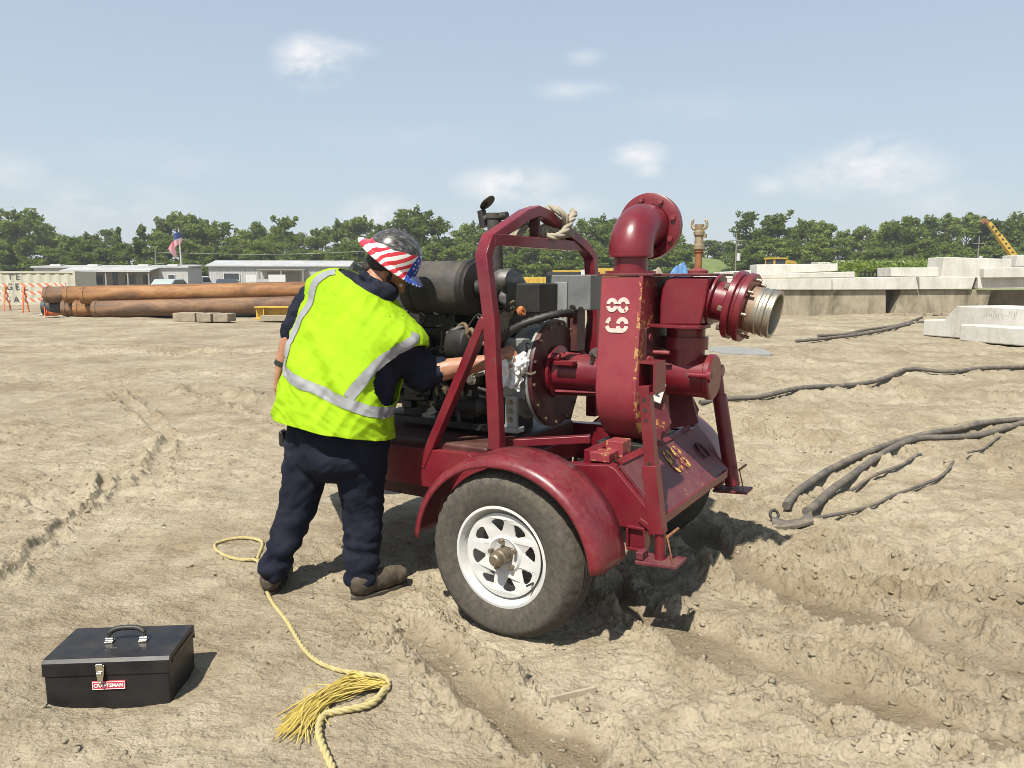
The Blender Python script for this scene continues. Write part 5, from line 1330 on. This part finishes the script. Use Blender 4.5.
# bearing blocks under the long beams
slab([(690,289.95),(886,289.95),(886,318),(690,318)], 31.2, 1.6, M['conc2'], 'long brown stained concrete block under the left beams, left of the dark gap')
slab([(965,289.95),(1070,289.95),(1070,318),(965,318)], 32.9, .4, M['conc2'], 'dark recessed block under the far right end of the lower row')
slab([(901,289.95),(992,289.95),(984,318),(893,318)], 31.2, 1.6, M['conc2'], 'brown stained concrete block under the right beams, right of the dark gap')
slab([(768,314),(826,304),(884,303),(884,320),(768,320)], 30.7, .4, M['conc'], 'low pale concrete sill at the foot of the stained block') if False else None
slab([(700,279),(832,278.4),(832,290),(700,290)], 31.05, 1.6, M['conc'], 'left beam of the long lower row, above the stained block')
slab([(832.6,278),(916,276.5),(919,289.6),(832.6,290)], 31.05, 1.6, M['conc'], 'middle beam of the long lower row with a notched right end')
slab([(919.4,276.5),(976,277),(972,289.2),(919.8,289.6)], 31.05, 1.6, M['conc'], 'short right beam of the long lower row, under the big pale block')
slab([(978,277),(1070,277),(1070,289),(978,289)], 31.05, 1.6, M['conc'], 'far right beam of the long lower row, cut by the right edge')
slab([(700,276),(855,271.5),(855,277.5),(700,279)], 31.2, 1.2, M['conc'], 'thin pale beam lying on the left of the lower row')
slab([(757,264.5),(838,263.5),(838,271),(757,275)], 32.2, 1.0, M['conc'], 'large pale block standing on the left beams behind the suction coupling')
slab([(720,272),(757,270),(757,277),(720,278)], 33, 1.0, M['conc'], 'small pale block seen between the red suction flange and the large block')
slab([(891,267.5),(943,267.5),(943,276.5),(891,276.5)], 31.4, 1.2, M['conc'], 'low pale block on the middle beam left of the big block')
slab([(944,257),(1012,259),(1012,278),(941.5,278)], 31.1, 1.2, M['conc'], 'big pale block with a slanted left end on top of the right beams')
slab([(984,268),(1070,266),(1070,277),(984,278)], 30.8, .28, M['conc'], 'pale block lying in front of the big block at the right edge')
slab([(1018,255),(1070,254),(1070,266),(1015,267)], 31.6, 1.0, M['conc'], 'pale block end above the right edge of the stack')
# stepped block nearer the camera
B0, B1 = gz(922,337), gz(1040,347); dx = (B1-B0); ang = math.atan2(dx.y, dx.x); 
Yb = B0.y
E0 = empty('concrete_block', (B0.x, B0.y, 0), ang, 'pale stepped concrete block lying on the mud before the concrete stack', 'concrete block')
h1, h2 = .43, .80
mb = MB(); mb.prism([(0,0,.04),(0,0,h1),(.62,0,h1+.03),(.82,0,h2-.12),(.95,0,h2),(4.6,0,h2),(4.6,0,.04)], (0,1.5,0)); obj('block_body', mb, M['conc'], E0, bev=.03)
mb = MB(); mb.bb(1.62,4.6,-.62,-.002,.04,h1-.02); obj('block_ledge', mb, M['conc'], E0, bev=.03)
sc_ = MB(); rg = random.Random(2)
for k in range(13):
    x = 1.75+.06*k+rg.uniform(-.01,.01); sc_.bar([(x,-.004,.56+rg.uniform(-.03,.05)),(x+rg.uniform(-.03,.03),-.004,.68+rg.uniform(-.05,.04))], .012,.003,(0,1,0))
obj('scrawled_marks', sc_, M['shade'], E0)
mb = MB()
for k in range(7): mb.box((rg.uniform(-1.2,1.2), rg.uniform(-.4,.4), .04+.05*rg.random()), (rg.uniform(.3,.9), rg.uniform(.1,.3), .10), Matrix.Rotation(rg.uniform(-.5,.5),3,'Z') @ Matrix.Rotation(rg.uniform(-.2,.2),3,'Y'))
g = gz(930,316); o = obj('broken_timber', mb, M['mat'], bev=.01); o.location = (g.x+.1, g.y-.5, 0); tag(o, 'heap of broken timber and rubble at the foot of the stained block', 'rubble')
# yellow digger and crane
DG = at(766,280,58); E0 = empty('excavator', (DG.x, 58, 0), R_(20), 'small yellow excavator seen above the large pale concrete block', 'excavator')
mb = MB()
for s in (-1, 1): mb.prism([(-1.3,s*.7,.1),(1.3,s*.7,.1),(1.6,s*.7,.45),(1.3,s*.7,.75),(-1.3,s*.7,.75),(-1.6,s*.7,.45)], (0,s*.4,0))
obj('tracks', mb, M['black'], E0, bev=.04)
mb = MB(); mb.prism([(-1.4,-.9,.85),(1.0,-.9,.85),(1.0,-.9,1.5),(-.9,-.9,1.9),(-1.4,-.9,1.8)], (0,1.8,0)); obj('body', mb, M['yellow'], E0, bev=.06)
mb = MB()
for x in (.0,1.0):
    for y in (-.85,.1): mb.bb(x,x+.1,y,y+.1,1.4,2.9)
mb.bb(-.05,1.15,-.9,.25,2.9,3.02); cb = obj('cab', mb, M['yellow'], E0); mb = MB(); mb.bb(.03,1.07,-.80,.15,1.5,2.88); obj('cab_glass', mb, M['glass'], cb)
mb = MB(); mb.bar([(1.0,.5,1.3),(2.2,.5,2.75),(2.8,.5,2.7),(3.6,.5,1.6)], .28,.25,(0,1,0)); obj('boom', mb, M['yellow'], E0, bev=.02)
Yk = 84; a, b = at(1012,254,Yk), at(987,221,Yk); p0 = at(1018,280,Yk)
E0 = empty('crane', (p0.x, Yk, 0), 0, 'yellow crane with its raised boom above the concrete blocks at the right', 'crane')
def cl(v): return v-Vector((p0.x, Yk, 0))
mb = MB(); mb.prism([(-2.5,-1.2,.5),(3.5,-1.2,.5),(3.5,-1.2,1.4),(1,-1.2,2.6),(-1.5,-1.2,2.6),(-2.5,-1.2,1.5)], (0,2.4,0)); obj('body', mb, M['yellow'], E0, bev=.08)
for x in (-1.8, .2, 2.4):
    mb = MB(); mb.cyl((x,-1.3,.55),(x,-.9,.55),.55,n=24); obj('wheel', mb, M['black'], E0)
mb = MB(); d = cl(b)-cl(a); mb.bar([cl(a)-d*.28, cl(a)+d*.55], .60,.55,(0,1,0)); mb.bar([cl(a)+d*.52, cl(b)-d*.06], .45,.42,(0,1,0)); BO = obj('boom', mb, M['yellow'], E0, bev=.02)
mb = MB(); 
for k in range(7): mb.box(cl(a)+d*(.05+k*.13)+Vector((0,-.31,0)), (.24,.03,.16)); 
obj('boom_panel', mb, M['black'], BO)
mb = MB(); mb.bar([cl(b)-d*.08, cl(b)+Vector((-.35,0,.1)), cl(b)+Vector((-.6,0,-.2))], .35,.3,(0,1,0)); obj('boom_head', mb, M['rust'], BO)
# clutter behind the pump
M['blue'] = paint('blue_tarp', (.04,.13,.32), (.10,.24,.45), .5, 3, dust=.1, bmp=.6)
def heap(name, px0, px1, ty, Y, m, label, cat, seed):
    c = at((px0+px1)/2, 280, Y); w = (at(px1,280,Y)-at(px0,280,Y)).x/2; h = at(px0, ty, Y).z; n = 26; vs = []; fs = []
    for j in range(n+1):
        for i in range(n+1):
            u, v = i/n*2-1, j/n*2-1; k = max(0, 1-max(abs(u), abs(v))**4)
            z = h*k*(.8+.3*mn.noise(Vector((u*2+seed, v*2, 0)))+.12*mn.noise(Vector((u*6, v*6+seed, 0)))); vs.append((u*w, v*w*.5, z))
    for j in range(n):
        for i in range(n): a = j*(n+1)+i; fs.append((a, a+1, a+n+2, a+n+1))
    mb = MB(); mb.add(vs, fs); o = obj(name, mb, m, ang=50); o.location = (c.x, Y, 0); tag(o, label, cat); return o
heap('tarp_pile', 664, 694, 263, 46, M['blue'], 'pile covered with a bright blue tarp behind the pump', 'tarp', 3)
heap('rubble_pile', 630, 670, 267, 48, M['mat'], 'grey brown rubble pile left of the blue tarp behind the pump', 'rubble pile', 8)
Yd = 44
def blk(px0, px1, y0, y1, m, label, cat, name, dep=2.0, Y=Yd, z0=None):
    a, b = at(px0, y1, Y), at(px1, y0, Y); zz = a.z if z0 is None else z0
    mb = MB(); mb.bb((a.x-b.x)/2, (b.x-a.x)/2, 0, dep, 0, b.z-zz); 
    n = int((b.x-a.x)/.28)
    for k in range(n): mb.bb((a.x-b.x)/2+.28*k+.06, (a.x-b.x)/2+.28*k+.16, -.03, .0, .06, b.z-zz-.06)
    o = obj(name, mb, m, bev=.02); o.location = ((a.x+b.x)/2, Y, zz); tag(o, label, cat); return o
blk(548, 600, 272, 304, M['cardark'], 'dark steel skip behind the red frame with yellow planks on top', 'skip', 'waste_skip', 2.2, 44, 0)
mb = MB(); mb.bb(-1.1,1.1,-.5,.5,0,.10); o = obj('plank_stack', mb, M['yellow'], bev=.01); p = at(572,272,45); o.location = (p.x, 45, at(572,272,44).z+.005); tag(o, 'yellow planks lying on top of the dark skip', 'planks')
mb = MB(); mb.bb(-.11,.11,-.02,0,0,.46); o = obj('white_tag', mb, M['white']); p = at(583,278,43.9); o.location = (p.x, 43.93, p.z); tag(o, 'small white sign fixed on the dark skip', 'sign')
blk(520, 546, 277, 302, M['yellow'], 'yellow steel box left of the dark skip behind the engine', 'steel box', 'yellow_box', 1.2, 43, 0)
blk(596, 618, 268, 300, M['yellow'], 'pale yellow box between the lifting frame and the pump casing', 'steel box', 'yellow_box', 1.4, 50, 0)
blk(650, 668, 260, 263, M['yellow'], 'thin yellow bar on posts behind the discharge neck', 'steel bar', 'yellow_bar', .3, 60) if False else None

# ------------------------------------------------------------------ low green bank, grass, undergrowth, trees
def leaf_mat(name, a, b, c):
    m, nt, bs = new_mat(name); v = coords(nt); oi = nd(nt, 'ShaderNodeObjectInfo')
    n = noise_n(nt, v, .55, 4, .6); r = oi.outputs['Random']
    col = ramp(nt, mth(nt, 'ADD', mth(nt, 'MULTIPLY', n, .75), mth(nt, 'MULTIPLY', r, .28)), [(.28, a), (.52, b), (.8, c)]).outputs[0]
    nt.links.new(col, bs.inputs['Base Color']); bs.inputs['Roughness'].default_value = .6; bs.inputs['Specular IOR Level'].default_value = .25
    tr = nd(nt, 'ShaderNodeBsdfTranslucent'); nt.links.new(mixc(nt, .5, col, (.22,.28,.05)), tr.inputs[0])
    mx = nt.nodes.new('ShaderNodeMixShader'); mx.inputs[0].default_value = .42
    nt.links.new(bs.outputs[0], mx.inputs[1]); nt.links.new(tr.outputs[0], mx.inputs[2]); nt.links.new(mx.outputs[0], nt.nodes['Material Output'].inputs[0]); return m
M['leaf'] = leaf_mat('tree_leaves', (.070,.112,.020), (.150,.205,.038), (.25,.31,.072))
M['leaf2'] = leaf_mat('bush_leaves', (.10,.16,.028), (.16,.23,.04), (.24,.31,.065))
M['bark'] = paint('bark', (.09,.075,.06), (.16,.14,.115), .9, 6, dust=0, bmp=.4)
M['grass'] = paint('bank_grass', (.09,.13,.03), (.15,.19,.05), .9, .8, dust=.1, bmp=.4)
def leaf_mesh(name, blobs, n, size, rng):
    """leaf sprays scattered over the shells of uneven clumps"""
    P, S = [], []
    tot = sum(b[1][0]*b[1][2] for b in blobs)
    for c, r in blobs:
        k = max(6, int(n*r[0]*r[2]/tot)); d = rng.normal(size=(k,3)); d /= np.linalg.norm(d, axis=1)[:,None]
        rad = rng.uniform(.35, 1.0, (k,1))**.5*(1+.22*rng.normal(size=(k,1)).clip(-1.5,1.5))
        P.append(np.array(c)+d*rad*np.array(r))
    P = np.concatenate(P); k = len(P)
    a = rng.normal(size=(k,3)); a /= np.linalg.norm(a, axis=1)[:,None]; b = np.cross(a, rng.normal(size=(k,3))); b /= np.linalg.norm(b, axis=1)[:,None]
    s = size*rng.uniform(.55,1.35,(k,1)); cc = np.cross(a, b)
    V = np.stack([P-a*s*1.2, P-b*s*.55+cc*s*.2, P+a*s*1.2, P+b*s*.55-cc*s*.15], 1).reshape(-1,3)
    me = bpy.data.meshes.new(name); me.vertices.add(len(V)); me.vertices.foreach_set('co', V.ravel().astype('f'))
    me.loops.add(k*4); me.loops.foreach_set('vertex_index', np.arange(k*4).astype('i')); me.polygons.add(k); me.polygons.foreach_set('loop_start', (np.arange(k)*4).astype('i')); me.update(calc_edges=True)
    return me
def tree_variant(seed, kind):
    """unit height 10 m, crown about 6.5 m wide"""
    rng = np.random.default_rng(seed); rg = random.Random(seed)
    mb = MB(); H = 10.; blobs = []
    lean = rg.uniform(-.5,.5)
    if kind == 'thin': hw, base, nb, lean = .75, 2.0, 26, rg.choice((-2.6,-2.0,-1.5))
    elif kind == 'bushy': hw, base, nb = 3.9, .6, 34
    else: hw, base, nb = 3.3, 2.4, 26
    top = Vector((lean, rg.uniform(-.3,.3), H*.82))
    tr = [Vector((0,0,-.3)), Vector((lean*.2,.1,H*.25)), Vector((lean*.5,-.1,H*.5)), top]
    mb.rings(spline(tr, 5), list(np.linspace(.24,.05,16)), 8)
    for k in range(nb):
        t = rg.random()**.8; z = base+(H-base)*t*.95
        env = hw*(math.sin(min(1, .18+.95*(1-t))*PI*.62))*(1.0 if t < .8 else .8)
        q = rg.uniform(0, 2*PI); d = env*rg.uniform(.25,1.0)
        sp = tr[0].lerp(top, min(1, z/(H*.82)))
        c = Vector((sp.x+d*math.cos(q), sp.y+d*math.sin(q), z)); r = rg.uniform(.55,1.25)*(.62 if kind == 'thin' else 1)*(1.15-.45*t)
        blobs.append((tuple(c), (r*1.15, r*1.15, r*.72)))
        if k % 2 == 0:
            st = tr[0].lerp(top, min(.95, max(.2, (z-1.4)/(H*.82)))); mb.rings(spline([st, st.lerp(c,.5)+Vector((0,0,.25)), c], 3), [.07,.06,.05,.045,.04,.03,.02], 5)
    for k in range(0 if kind == 'thin' else 16):
        c, r = blobs[rg.randrange(nb)]; q = rg.uniform(0, 2*PI); u = rg.uniform(-.1, 1.1)
        blobs.append(((c[0]+r[0]*1.25*math.cos(q), c[1]+r[0]*1.25*math.sin(q), c[2]+r[2]*u*1.2), (.34, .34, .5)))
    n = {'thin':2600, 'bushy':6200, 'open':4300}[kind]
    return leaf_mesh('crown', blobs, n, .20, rng), mb.mesh('trunk')
VAR = {'open': [tree_variant(s, 'open') for s in range(1, 8)], 'bushy': [tree_variant(s+20, 'bushy') for s in range(6)], 'thin': [tree_variant(s+40, 'thin') for s in range(3)]}
for k in VAR:
    for cm, tm_ in VAR[k]: cm.materials.append(M['leaf']); tm_.materials.append(M['bark'])
TREES = 'trees lining the far edge of the yard'
def tree(px, topy, Y, kind, label, wide=1.0, group=None, base=0):
    p = at(px, 280, Y); h = at(px, topy, Y).z-base; cm, tm_ = random.choice(VAR[kind]); s = h/10*1.03
    E0 = empty('tree', (p.x, Y, base), random.uniform(0, 2*PI), label, 'tree', group)
    wf = wide*random.uniform(.92,1.12)*max(1, 1.0/s*.78)
    E0.scale = (s*wf, s*wf, s)
    for nm, me in (('crown', cm), ('trunk', tm_)):
        o = bpy.data.objects.new(nm, me); COL.objects.link(o); o.parent = E0
def zone(px):
    for lim, nm in ((36,'behind the cream container'),(100,'left of the site office porch'),(203,'behind the site office roof'),(345,'behind the white metal shed'),(440,'behind the worker'),(520,'behind the exhaust stack'),(640,'behind the red lifting frame'),(760,'between elbow and utility pole'),(870,'behind the large pale concrete block'),(960,'above the tall grass')):
        if px < lim: return nm
    return 'at the far right'
sky_line = [(-70,214),(-45,218),(-22,216),(2,214),(26,211),(44,222),(60,234),(76,240),(92,236),(106,232),(166,222),(186,214),(200,218),(216,228),(232,225),(248,231),(262,224),(282,221),(303,233),(322,229),(344,224),(358,219),(378,227),(400,211),(418,212),(440,222),(455,233),(470,226),(488,232),(505,229),(524,227),(545,226),(566,229),(584,222),(602,220),(625,222),(655,224),(676,227),(752,215),(768,217),(788,229),(804,223),(822,223),(842,233),(860,226),(878,231),(893,221),(908,217),(926,219),(944,219),(962,217),(980,222),(998,222),(1014,213),(1034,214),(1060,218),(1090,215),(1120,220)]
special = {26:'tallest tree at the far left, behind the container end', 186:'tall airy tree right behind the flagpole', 400:'tall open tree whose crown rises beside the hard hat', 752:'tall round tree just right of the utility pole and the brass coupling', 1014:'tall dark tree behind the raised crane boom', 908:'broad tree rising highest above the grass strip'}
random.seed(21)
for px, ty in sky_line:
    dense = px < 60 or px > 745
    kind = 'bushy' if (dense and random.random() < .65) or random.random() < .25 else 'open'
    lb = special.get(px)
    tree(px, ty, random.uniform(104, 118), kind, lb or 'leafy green skyline tree '+zone(px), 1.0, None if lb else 'skyline trees '+zone(px))
for px, ty, lb in ((116,225,'leaning vine covered dead tree, leftmost of three above the site office'),(127,231,'leaning vine covered dead tree, middle and lowest of three above the site office'),(142,224,'leaning vine covered dead tree, rightmost of three above the site office')): tree(px, ty, 108, 'thin', lb, .8, 'dead trees above the site office')
for px in range(-80, 1130, 19):                          # second line, lower and bushier, filling below the crowns
    if 690 < px < 745: continue
    ty = 246+random.uniform(-7,6)
    tree(px+random.uniform(-6,6), ty, random.uniform(94, 101), 'bushy', 'low bushy tree in front of the taller ones '+zone(px), 1.0, 'low bushy trees '+zone(px))
for px, ty in ((672,241),(688,244),(706,240),(724,241),(742,236)): tree(px, ty, 128, 'bushy', 'distant tree on top of the green bank beyond the pump', 1.0, 'trees on the green bank', base=3.5)
# bank
mb = MB(); vs = []; fs = []; n, k2 = 60, 14
xa, xb = at(600,280,108).x, at(800,280,108).x
for i in range(n+1):
    for j in range(k2+1):
        x = xa+(xb-xa)*i/n; y = 100+26*j/k2; e = max(0, math.sin(PI*min(1, max(0, i/n))))**.35
        z = 4.9*sst(0, .75, np.array(j/k2)).item()*e; vs.append((x, y, z+.25*mn.noise(Vector((x*.3,y*.3,0)))-.05))
for i in range(n):
    for j in range(k2): a = i*(k2+1)+j; fs.append((a, a+1, a+k2+2, a+k2+1))
mb.add(vs, fs); o = obj('grassy_bank', mb, M['grass'], ang=60); o['kind'] = 'structure'
rng = np.random.default_rng(77); bl = []
for k in range(420):
    px = rng.uniform(-90, 1140); Y = rng.uniform(88, 103) if px < 640 or px > 790 else rng.uniform(84, 96); p = at(px, 280, Y); r = rng.uniform(.6,1.5)
    if 690 < px < 748: r *= .6
    bl.append(((p.x, Y, r*.55), (r*1.3, r*1.2, r*rng.uniform(.7,1.2))))
me = leaf_mesh('undergrowth', bl, 34000, .17, rng); o = link('undergrowth', me, M['leaf2'], flat=True); tag(o, 'tangled green undergrowth along the foot of the far trees', 'undergrowth', kind='stuff')
bl = []
for k in range(190):
    px = rng.uniform(835, 965) if k < 165 else rng.uniform(915, 955); Y = rng.uniform(48, 66) if k < 165 else rng.uniform(62, 66); p = at(px, 280, Y); r = rng.uniform(.4,.8); bl.append(((p.x, Y, r*.4+2.0+(0 if k < 165 else rng.uniform(0,.7))), (r*1.6, r*1.3, r*(.55 if k < 165 else .9))))
me = leaf_mesh('tall_grass', bl, 12000, .12, rng); o = link('tall_grass', me, M['leaf2'], flat=True); tag(o, 'bright green tall grass growing beyond the concrete beams', 'tall grass', kind='stuff')
mb = MB(); a, b = at(830,280,57).x, at(960,280,57).x
mb.prism([(a,46,-.3),(a+1,50,1.15),(b-1,50,1.15),(b,46,-.3)], (0,0,.02)); 
vs = [(a-2,45,-.1),(b+2,45,-.1),(b,49,2.1),(a,49,2.1),(b,67,2.3),(a,67,2.3),(b+2,72,-.1),(a-2,72,-.1)]
mb = MB(); mb.add(vs, [(0,1,2,3),(3,2,4,5),(5,4,6,7),(0,3,5,7),(1,6,4,2)]); o = obj('earth_mound', mb, M['grass'], flat=True); o['kind'] = 'structure'
for k, (px0, px1, ty, Y, lb) in enumerate(((818,838,262,62,'pale block pile far behind the large concrete block'),(838,950,260.5,76,'long pale concrete wall far beyond the tall grass'))):
    slab([(px0,ty),(px1,ty+.6),(px1,284),(px0,284)], Y, 1.5, M['conc'], lb, None)
mb = MB()
for k in range(26): mb.cyl((k*.22-2.8,0,0),(k*.22-2.8+.03,0,.75+.1*math.sin(k*2.1)),.05,n=6)
mb.bb(-2.9,2.9,-.03,.03,.35,.42); mb.bb(-2.9,2.9,-.03,.03,.62,.68)
p = at(876,276,36); o = obj('rebar_cage', mb, M['black'], ang=40); o.location = (p.x, 33.0, 1.35); o.scale = (.72,1,.55); tag(o, 'dark rebar cage lying on the beams before the tall grass', 'rebar cage')

# ------------------------------------------------------------------ sky, sun, camera
SUN_EL, SUN_DIR = R_(56), Vector((.43,.90,0)).normalized()     # way the light travels over the ground
w = bpy.data.worlds.new('World'); SC.world = w; w.use_nodes = True; nt = w.node_tree; bg = nt.nodes['Background']
sky = nt.nodes.new('ShaderNodeTexSky'); sky.sky_type = 'NISHITA'; sky.sun_disc = False; sky.sun_elevation = SUN_EL
src = -SUN_DIR; sky.sun_rotation = math.atan2(src.x, src.y); sky.altitude = 0; sky.air_density = 1.0; sky.dust_density = 1.5; sky.ozone_density = 1.5
tc = nt.nodes.new('ShaderNodeTexCoord'); dirv = tc.outputs['Generated']
CL = [((313,62),(34,22),1.0),((345,50),(30,8),.5),((512,185),(52,19),1.0),((575,90),(40,9),.35),((585,57),(18,8),.3),((640,155),(26,12),.9),((648,170),(14,8),.6),((865,172),(66,22),1.0),((880,148),(34,12),.7),((768,185),(22,9),.55),((385,212),(40,15),1.0),((100,205),(70,22),.45),((10,175),(30,20),.4),((160,160),(70,14),.2),((965,200),(70,14),.3),((565,205),(40,12),.4),((420,140),(90,16),.12),((700,110),(120,18),.10)]
acc = None
nz = noise_n(nt, scaled(nt, dirv, (1,1,2.0)), 14, 8, .62, .3); nz2 = noise_n(nt, scaled(nt, dirv, (1,1,2.2)), 5, 3, .5)
for (px, py), (rx, ry), am in CL:
    c = ray(px, py).normalized(); a = math.atan2(c.x, c.y)
    mp = nd(nt, 'ShaderNodeMapping'); mp.vector_type = 'POINT'
    sb_ = nt.nodes.new('ShaderNodeVectorMath'); sb_.operation = 'SUBTRACT'; nt.links.new(dirv, sb_.inputs[0]); sb_.inputs[1].default_value = c
    rot = nt.nodes.new('ShaderNodeVectorRotate'); rot.rotation_type = 'Z_AXIS'; rot.inputs['Angle'].default_value = a; nt.links.new(sb_.outputs[0], rot.inputs['Vector'])
    sc2 = nt.nodes.new('ShaderNodeVectorMath'); sc2.operation = 'MULTIPLY'; sc2.inputs[1].default_value = (FPX/rx, FPX/rx, FPX/ry); nt.links.new(rot.outputs[0], sc2.inputs[0])
    ln = nt.nodes.new('ShaderNodeVectorMath'); ln.operation = 'LENGTH'; nt.links.new(sc2.outputs[0], ln.inputs[0])
    k = mth(nt, 'MULTIPLY', mth(nt, 'SUBTRACT', 1.25, ln.outputs['Value'], clamp=True), am)
    acc = k if acc is None else mth(nt, 'MAXIMUM', acc, k)
cm = mth(nt, 'MULTIPLY', acc, ramp(nt, nz, [(.34, (0,0,0)), (.80, (1,1,1))]).outputs[0])
cm = mth(nt, 'MULTIPLY', cm, 1.7, clamp=True)
CLOUD = (5.5, 5.5, 5.5)
zz = nd(nt, 'ShaderNodeSeparateXYZ'); nt.links.new(dirv, zz.inputs[0])
HAZE = ramp(nt, zz.outputs[2], [(.0, (3.75,4.10,4.28)), (.10, (3.15,3.68,4.12)), (.36, (2.45,3.05,3.80)), (1.0, (1.1,1.6,2.5))]).outputs[0]
col = mixc(nt, cm, mixc(nt, .82, sky.outputs[0], HAZE), CLOUD)
nt.links.new(col, bg.inputs[0]); bg.inputs[1].default_value = .13
sl = bpy.data.lights.new('sun', 'SUN'); sl.energy = 5.0; sl.angle = R_(.9); sl.color = (1, .955, .87)
so = bpy.data.objects.new('sun', sl); COL.objects.link(so); so.location = (-20,-40,60)
ld = Vector((SUN_DIR.x*math.cos(SUN_EL), SUN_DIR.y*math.cos(SUN_EL), -math.sin(SUN_EL))); so.rotation_euler = ld.to_track_quat('-Z', 'Y').to_euler()
cam = bpy.data.cameras.new('camera'); co = bpy.data.objects.new('camera', cam); COL.objects.link(co); SC.camera = co
co.location = CO; co.rotation_euler = (PI/2-PITCH, 0, 0); cam.sensor_fit = 'HORIZONTAL'; cam.sensor_width = 36; cam.lens = 36*FPX/1024; cam.clip_start = .05; cam.clip_end = 6000
vs_ = SC.view_settings; SC.display_settings.display_device = 'sRGB'; vs_.view_transform = 'Standard'; vs_.look = 'None'; vs_.exposure = 0.50; vs_.gamma = 1; vs_.use_curve_mapping = False
SC.cycles.filter_width = .85; SC.cycles.max_bounces = 6; SC.cycles.diffuse_bounces = 3; SC.cycles.transparent_max_bounces = 4

# ------------------------------------------------------------------ hazy summer air
hz_ = MB(); hz_.bb(-260, 260, -30, 300, -1.6, 30); o = hz_.mesh('haze'); o = link('haze', o, None, flat=True); tag(o, None, None, kind='stuff')
m = bpy.data.materials.new('hazy_air'); m.use_nodes = True; nt = m.node_tree; nt.nodes.remove(nt.nodes['Principled BSDF'])
pv = nt.nodes.new('ShaderNodeVolumePrincipled'); pv.inputs['Color'].default_value = (.95,.96,.97,1); pv.inputs['Density'].default_value = .0008; pv.inputs['Anisotropy'].default_value = .2
nt.links.new(pv.outputs[0], nt.nodes['Material Output'].inputs['Volume']); o.data.materials.append(m)

g = gz(738,350); mb = MB(); n = 60
pl = [(1.0*math.cos(2*PI*k/n)*(.62+.35*mn.noise(Vector((math.cos(2*PI*k/n)*1.6, math.sin(2*PI*k/n)*1.6, 3)))), 1.5*math.sin(2*PI*k/n)*(.62+.35*mn.noise(Vector((math.cos(2*PI*k/n)*1.6+7, math.sin(2*PI*k/n)*1.6, 5)))), 0) for k in range(n)]
mb.prism(pl, (0,0,-.05)); M['water'] = paint('muddy_water', (.20,.19,.16), (.26,.25,.22), .22, 3, dust=0, bmp=0)
o = obj('puddle', mb, M['water'], ang=30); o.location = (g.x, g.y, -.010); o['kind'] = 'structure'
